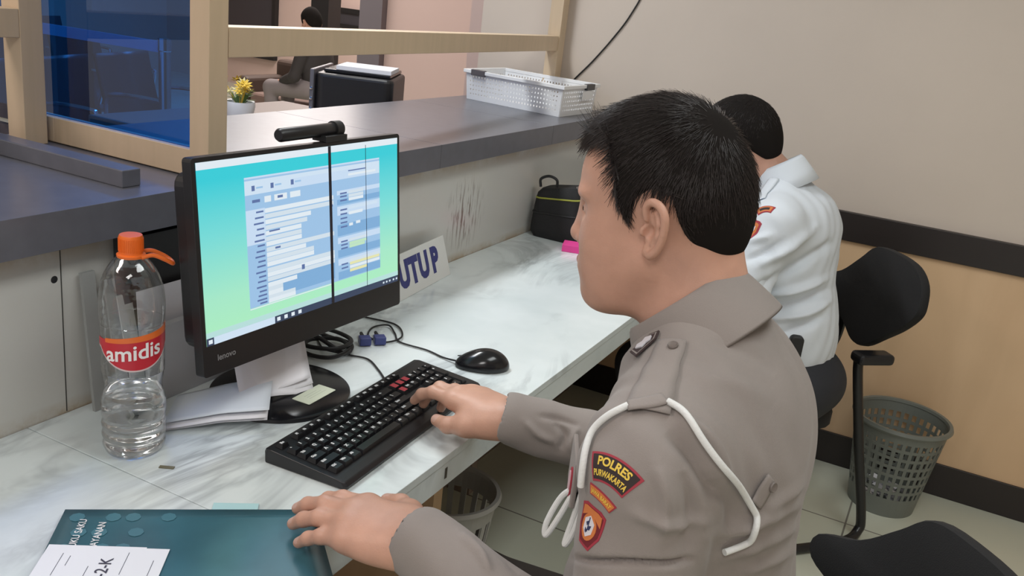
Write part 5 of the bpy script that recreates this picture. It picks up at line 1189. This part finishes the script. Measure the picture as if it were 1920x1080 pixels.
TR2 = mat('trousers_dark', (.02, .022, .028), .8)
sc = Sculpt(); sc.ell((.93, 2.5, .55), (.14, .18, .105), .03)
for s_ in (-1, 1):
    hp = np.array([.93, 2.5 + s_ * .09, .53]); kn = np.array([.52, 2.5 + s_ * .13, .51]); an = np.array([.56, 2.5 + s_ * .13, .09]); sc.cone(hp, kn, .092, .068, .04); sc.cone(kn, an, .064, .055, .03)
sculpt_obj('trousers', sc, .008, TR2, p2, RP2)
o, n = hit(1488, 655)
if o is not None:
    F = fr(o + n * .004, nrm(np.cross((0, 0, 1.), n)), (0, 0, 1), n); MB().prism(rrect(.036, .085, .012, 5), F, -.006, .018).build('belt_pouch', M['rubber'], p2, RP2, bevel=.005)
so, RPp = None, RPp_
for s_ in (-1, 1):
    sc = Sculpt(); an = np.array([.56, 2.5 + s_ * .13, .09]); sc.cone(an + [.01, 0, -.045], an + [-.15, 0, -.05], .044, .036, .02); sc.func(lambda p: .002 - p[:, 2], .004, 'i', an - .3, an + .3); sculpt_obj('shoe', sc, .007, M['blackgl'], p2, RP2)
# ---------------------------------------------------------------- the waiting hall beyond the counter
def quadbox(mb, x0, x1, y0, y1, z0, z1): return mb.box((x0, y0, z0), (x1, y1, z1))
cb = thing('low_cabinet', 'low brown cabinet behind the counter carrying the printer', 'cabinet', (-1.05, 2.62, 0)); rc = (-1.05, 2.62, 0)
M['cab'] = mat('cabinet_brown', (.16, .11, .09), .5)
MB().box((-1.45, 2.15, 0), (-.57, 3.1, .905)).build('body', M['cab'], cb, rc, bevel=.004); MB().box((-1.47, 2.13, .9055), (-.55, 3.12, .93)).build('top_board', M['cab'], cb, rc, bevel=.003)
for y in (2.26, 2.69): d_ = MB().box((-.5699, y, .03), (-.555, y + .40, .80)).build('door', M['cab'], cb, rc, bevel=.002); MB().box((-.5549, y + .34, .5), (-.546, y + .36, .6)).build('handle', M['chrome'], d_, rc)
pr_ = thing('printer', 'black office printer with a white sheet on top behind the counter', 'printer', (-.755, 2.70, .9305), rz=math.radians(25)); 
q = rrect(.27, .30, .03, 5)
MB().prism(q, fr((0, 0, 0), (1, 0, 0), (0, 1, 0), (0, 0, 1)), 0, .225, 0).build('body', M['blackpl'], pr_, bevel=.012)
MB().box((-.11, -.12, .226), (.12, .13, .238)).build('lid', M['blackgl'], pr_, bevel=.004)
MB().box((-.07, -.11, .2385), (.12, .06, .252)).build('paper_sheet', M['paper'], pr_)
MB().box((-.150, -.152, .0), (-.1355, .14, .235)).build('control_panel', mat('panel_grey', (.13, .13, .15), .35), pr_, bevel=.004)
for k in range(3): MB().lathe([(0, .003), (.005, .002), (.006, 0)], n=16, frame=fr((-.143, -.1525, .10 + .035 * k), (1, 0, 0), (0, 0, 1), (0, -1, 0))).build('button', M['chrome'], pr_)
fp = thing('flower_pot', 'small white pot with yellow flowers behind the counter', 'flower pot', (-.955, 2.305, .9305)); rf = (-.955, 2.305, .9305)
MB().lathe([(0, 0), (.028, 0), (.040, .05), (.050, .10), (.048, .115), (.043, .113), (.038, .09), (0, .088)], rf, 32).build('pot', M['white'], fp, rf)
yl = mat('petal_yellow', (.75, .50, .05), .6); pale = mat('petal_pale', (.70, .62, .30), .6); grn = mat('leaf_green', (.10, .18, .05), .6)
rs = random.Random(4)
for i in range(13):
    a, r = rs.random() * 6.28, .012 + .05 * rs.random(); c = np.array(rf) + [r * math.cos(a), r * math.sin(a), .135 + .05 * rs.random()]
    mb = MB(); nn = nrm((math.cos(a) * .6, math.sin(a) * .6, .8)); u = nrm(np.cross(nn, (0, 1, .2))); F = fr(c, u, np.cross(nn, u), nn)
    for k in range(7):
        t = 2 * PI * k / 7; P = [F((.004 * math.cos(t), .004 * math.sin(t), 0)), F((.012 * math.cos(t - .35), .012 * math.sin(t - .35), .004)), F((.022 * math.cos(t), .022 * math.sin(t), .007)), F((.012 * math.cos(t + .35), .012 * math.sin(t + .35), .004))]; mb.add(P, [(0, 1, 2, 3)])
    mb.lathe([(.006, 0), (.005, .004), (0, .006)], n=10, frame=F); mb.tube([tuple(np.array(rf) + [0, 0, .085]), tuple(c)], .0012, 5)
    mb.build('flower', yl if i % 3 else pale, fp, rf)
lv = MB()
for i in range(16):
    a = rs.random() * 6.28; b_ = np.array(rf) + [0, 0, .09]; e = b_ + [math.cos(a) * .055, math.sin(a) * .055, .03 + .04 * rs.random()]; s_ = np.array([-math.sin(a), math.cos(a), 0]) * .008; m_ = (b_ + e) / 2 + [0, 0, .015]; lv.add([b_, m_ - s_, e, m_ + s_], [(0, 1, 2, 3)])
lv.build('leaves', grn, fp, rf)
# benches of steel waiting chairs
SMT = mat('bench_steel', (.10, .11, .13), .25, metal=.8); CUS = mat('bench_cushion', (.02, .022, .035), .35)
def bench(loc, rz, label):
    t = thing('waiting_bench', label, 'bench', loc, rz, 'steel waiting benches beyond the blue glass')
    MB().box((-.03, -1.2, .33), (.03, 1.2, .38)).build('beam', SMT, t)
    for y in (-.9, .9):
        MB().tube([(-.28, y, .02), (-.25, y, .05), (0, y, .33), (.22, y, .05), (.25, y, .02)], .02, 10).build('leg', SMT, t)
    for k in range(4):
        y = -.9 + .6 * k
        prof = spline([(.27, .40), (.24, .425), (.10, .41), (-.10, .40), (-.17, .43), (-.21, .52), (-.26, .72), (-.29, .86)], 5) if False else [(a[0], a[1]) for a in spline([(.27, .40, 0), (.24, .425, 0), (.10, .41, 0), (-.10, .40, 0), (-.17, .43, 0), (-.21, .52, 0), (-.26, .72, 0), (-.29, .86, 0)], 5)]
        v = [(x, y + s * .26, z) for x, z in prof for s in (-1, 1)]; mb = MB().add(v, [(2 * i, 2 * i + 1, 2 * i + 3, 2 * i + 2) for i in range(len(prof) - 1)], 0, True)
        o = mb.build('seat_shell', CUS, t, sharp=None); sd = o.modifiers.new('t', 'SOLIDIFY'); sd.thickness = .03
    for k in range(5):
        y = -1.2 + .6 * k; MB().tube(spline([(-.20, y, .40), (-.20, y, .60), (-.12, y, .635), (.12, y, .635), (.17, y, .60), (.12, y, .40)], 5), .014, 8).build('armrest', M['chrome'], t)
    return t
bench((-3.15, 3.35, 0), .25, 'steel waiting bench nearest the blue glass'); bench((-4.3, 3.9, 0), .25, 'steel waiting bench in the second row beyond the blue glass'); bench((-5.5, 4.5, 0), .25, 'steel waiting bench in the back row beyond the blue glass')
st = thing('belt_barrier', 'chrome barrier post with a blue belt beyond the blue glass', 'barrier', (-2.72, 3.62, 0)); r_ = (-2.72, 3.62, 0)
MB().lathe([(0, .02), (.15, .018), (.16, 0), (0, 0)], r_, 32).build('base', M['chrome'], st, r_); MB().lathe([(.032, .018), (.032, .98), (.036, .985), (.036, 1.05), (0, 1.055)], r_, 24).build('post', M['chrome'], st, r_)
MB().box((-4.6, 3.18, .97), (-2.75, 3.185, 1.03), frame=lambda p: (p[0], p[1] + (p[0] + 2.75) * -.0 + .44 + (p[0] + 2.75) * .1, p[2])).build('belt', mat('belt_blue', (.30, .62, .95), .6), st, r_)
# sofa, person, boards
so_ = thing('sofa', 'dark brown sofa far across the hall under the dark boards', 'sofa', (-4.35, 6.80, 0)); r_ = (-4.35, 6.55, 0); so_.scale = (.8, .8, .8); SB = mat('sofa_brown', (.07, .045, .035), .6); SB2 = mat('sofa_seat', (.20, .13, .11), .6)
MB().box((-5.0, 6.75, .08), (-3.55, 6.95, .80)).build('backrest', SB, so_, r_, bevel=.06); MB().box((-4.85, 6.15, .25), (-3.72, 6.74, .45)).build('seat_cushion', SB2, so_, r_, bevel=.05)
for x in (-5.02, -3.70): MB().box((x, 6.12, .08), (x + .16, 6.9, .62)).build('arm', SB, so_, r_, bevel=.05)
MB().box((-4.95, 6.2, .04), (-3.6, 6.9, .24)).build('base', SB, so_, r_, bevel=.02)
OX, OY = .55, -.87
p3 = thing('person', 'seated person in a dark jacket and grey trousers far across the hall', 'person', (-3.95, 6.40, 0)); r3 = (-3.95, 6.3, 0)
p3.scale = (.90, .90, .90); H3 = np.array([-3.98, 6.28, 1.16]); M3 = head_frame(.3, .25, 0); JK = mat('jacket_dark', (.035, .030, .030), .8); TG = mat('trousers_grey', (.22, .19, .19), .8)
sc = Sculpt(); h3 = head_ops(sc, H3, M3, True); N3 = np.array([-3.93, 6.3, 1.0]); sc.cone(h3((-.03, 0, -.02)), N3, .055, .06, .03); sc.ell((-3.92, 6.32, .78), (.11, .18, .24), .03)
for s_ in (-1, 1):
    sh = np.array([-3.93, 6.31 + s_ * .18, .95]); el = np.array([-3.98, 6.28 + s_ * .22, .68]); wr = np.array([-4.2, 6.22 + s_ * .08, .60]); sc.cone(N3, sh, .06, .05, .04); sc.cone(sh, el, .048, .04, .02); sc.cone(el, wr, .038, .028, .02); hand_ops(sc, wr, (-.9, -s_ * .4, -.2), (0, 0, 1), (0, -s_, 0), FLAT)
    hp = np.array([-3.93, 6.3 + s_ * .1, .56]); kn = np.array([-4.32, 6.25 + s_ * .12, .53]); an = kn + [.03, 0, -.44]; sc.cone(hp, kn, .08, .058, .03); sc.cone(kn, an, .055, .04, .03); sc.cone(an, an + [-.15, 0, -.04], .04, .032, .02)
sculpt_obj('body', sc, .007, SKIN[0], p3, r3)
hs = hair_cap(H3, M3, HP2, .012, .03); hs.ops[-1]; sculpt_obj('hair', hs, .006, HAIRB, p3, r3)
sc = Sculpt(); sc.ell((-3.92, 6.32, .78), (.13, .20, .25), .03); sc.cone(N3, N3 + [0, 0, -.08], .07, .10, .03)
for s_ in (-1, 1):
    sh = np.array([-3.93, 6.31 + s_ * .18, .95]); el = np.array([-3.98, 6.28 + s_ * .22, .68]); wr = np.array([-4.2, 6.22 + s_ * .08, .60]); sc.cone(N3, sh, .075, .068, .04); sc.cone(sh, el, .066, .055, .02); sc.cone(el, wr + (el - wr) * .15, .054, .042, .02)
sculpt_obj('jacket', sc, .008, JK, p3, r3)
sc = Sculpt()
for s_ in (-1, 1):
    hp = np.array([-3.93, 6.3 + s_ * .1, .56]); kn = np.array([-4.32, 6.25 + s_ * .12, .53]); an = kn + [.03, 0, -.44]; sc.cone(hp, kn, .10, .075, .03); sc.cone(kn, an + [0, 0, .03], .07, .06, .03)
sculpt_obj('trousers', sc, .01, TG, p3, r3)
BD = mat('board_dark', (.045, .042, .05), .4); BF = mat('board_frame', (.012, .012, .013), .4)
def board(name, x0, x1, z0, z1, label, y=8.95):
    t = thing(name, label, 'board', ((x0 + x1) / 2, y, z0)); r_ = ((x0 + x1) / 2, y, z0)
    MB().box((x0, y, z0), (x1, y + .045, z1)).build('panel', BD, t, r_)
    b = MB()
    for a0, a1, b0, b1 in ((x0 - .05, x1 + .05, z0 - .05, z0), (x0 - .05, x1 + .05, z1, z1 + .05), (x0 - .05, x0, z0, z1), (x1, x1 + .05, z0, z1)): b.box((a0, y - .02, b0), (a1, y + .049, b1))
    b.build('frame', BF, t, r_)
board('display_board', -7.6, -6.66, .42, 2.2, 'large dark framed board on the far hall wall behind the sofa'); board('notice_board', -5.86, -5.09, .93, 1.06, 'narrow dark notice board on the far hall wall beside the column')
cl_ = MB().box((-4.98, 7.6, 0), (-4.76, 7.8, 2.8)); tag(cl_.build('column', BF, None), 'black square column standing in the hall behind the seated person', 'column')
ac = thing('armchair', 'dark armchair in the hall behind the printer', 'armchair', (-4.05, 7.55, 0)); r_ = (-3.2, 6.4, 0)
MB().box((-3.55, 6.55, 0), (-2.85, 6.75, .92)).build('backrest', BD, ac, r_, bevel=.05); MB().box((-3.5, 6.1, 0), (-2.9, 6.54, .45)).build('seat', BD, ac, r_, bevel=.04)
for x in (-3.62, -2.9): MB().box((x, 6.05, 0), (x + .12, 6.6, .62)).build('arm', BD, ac, r_, bevel=.03)
struct('wall_hall_corner', MB().box((-2.14, 4.55, 0), (-1.981, 4.75, 2.8)), mat('corner_grey', (.16, .14, .15), .6))
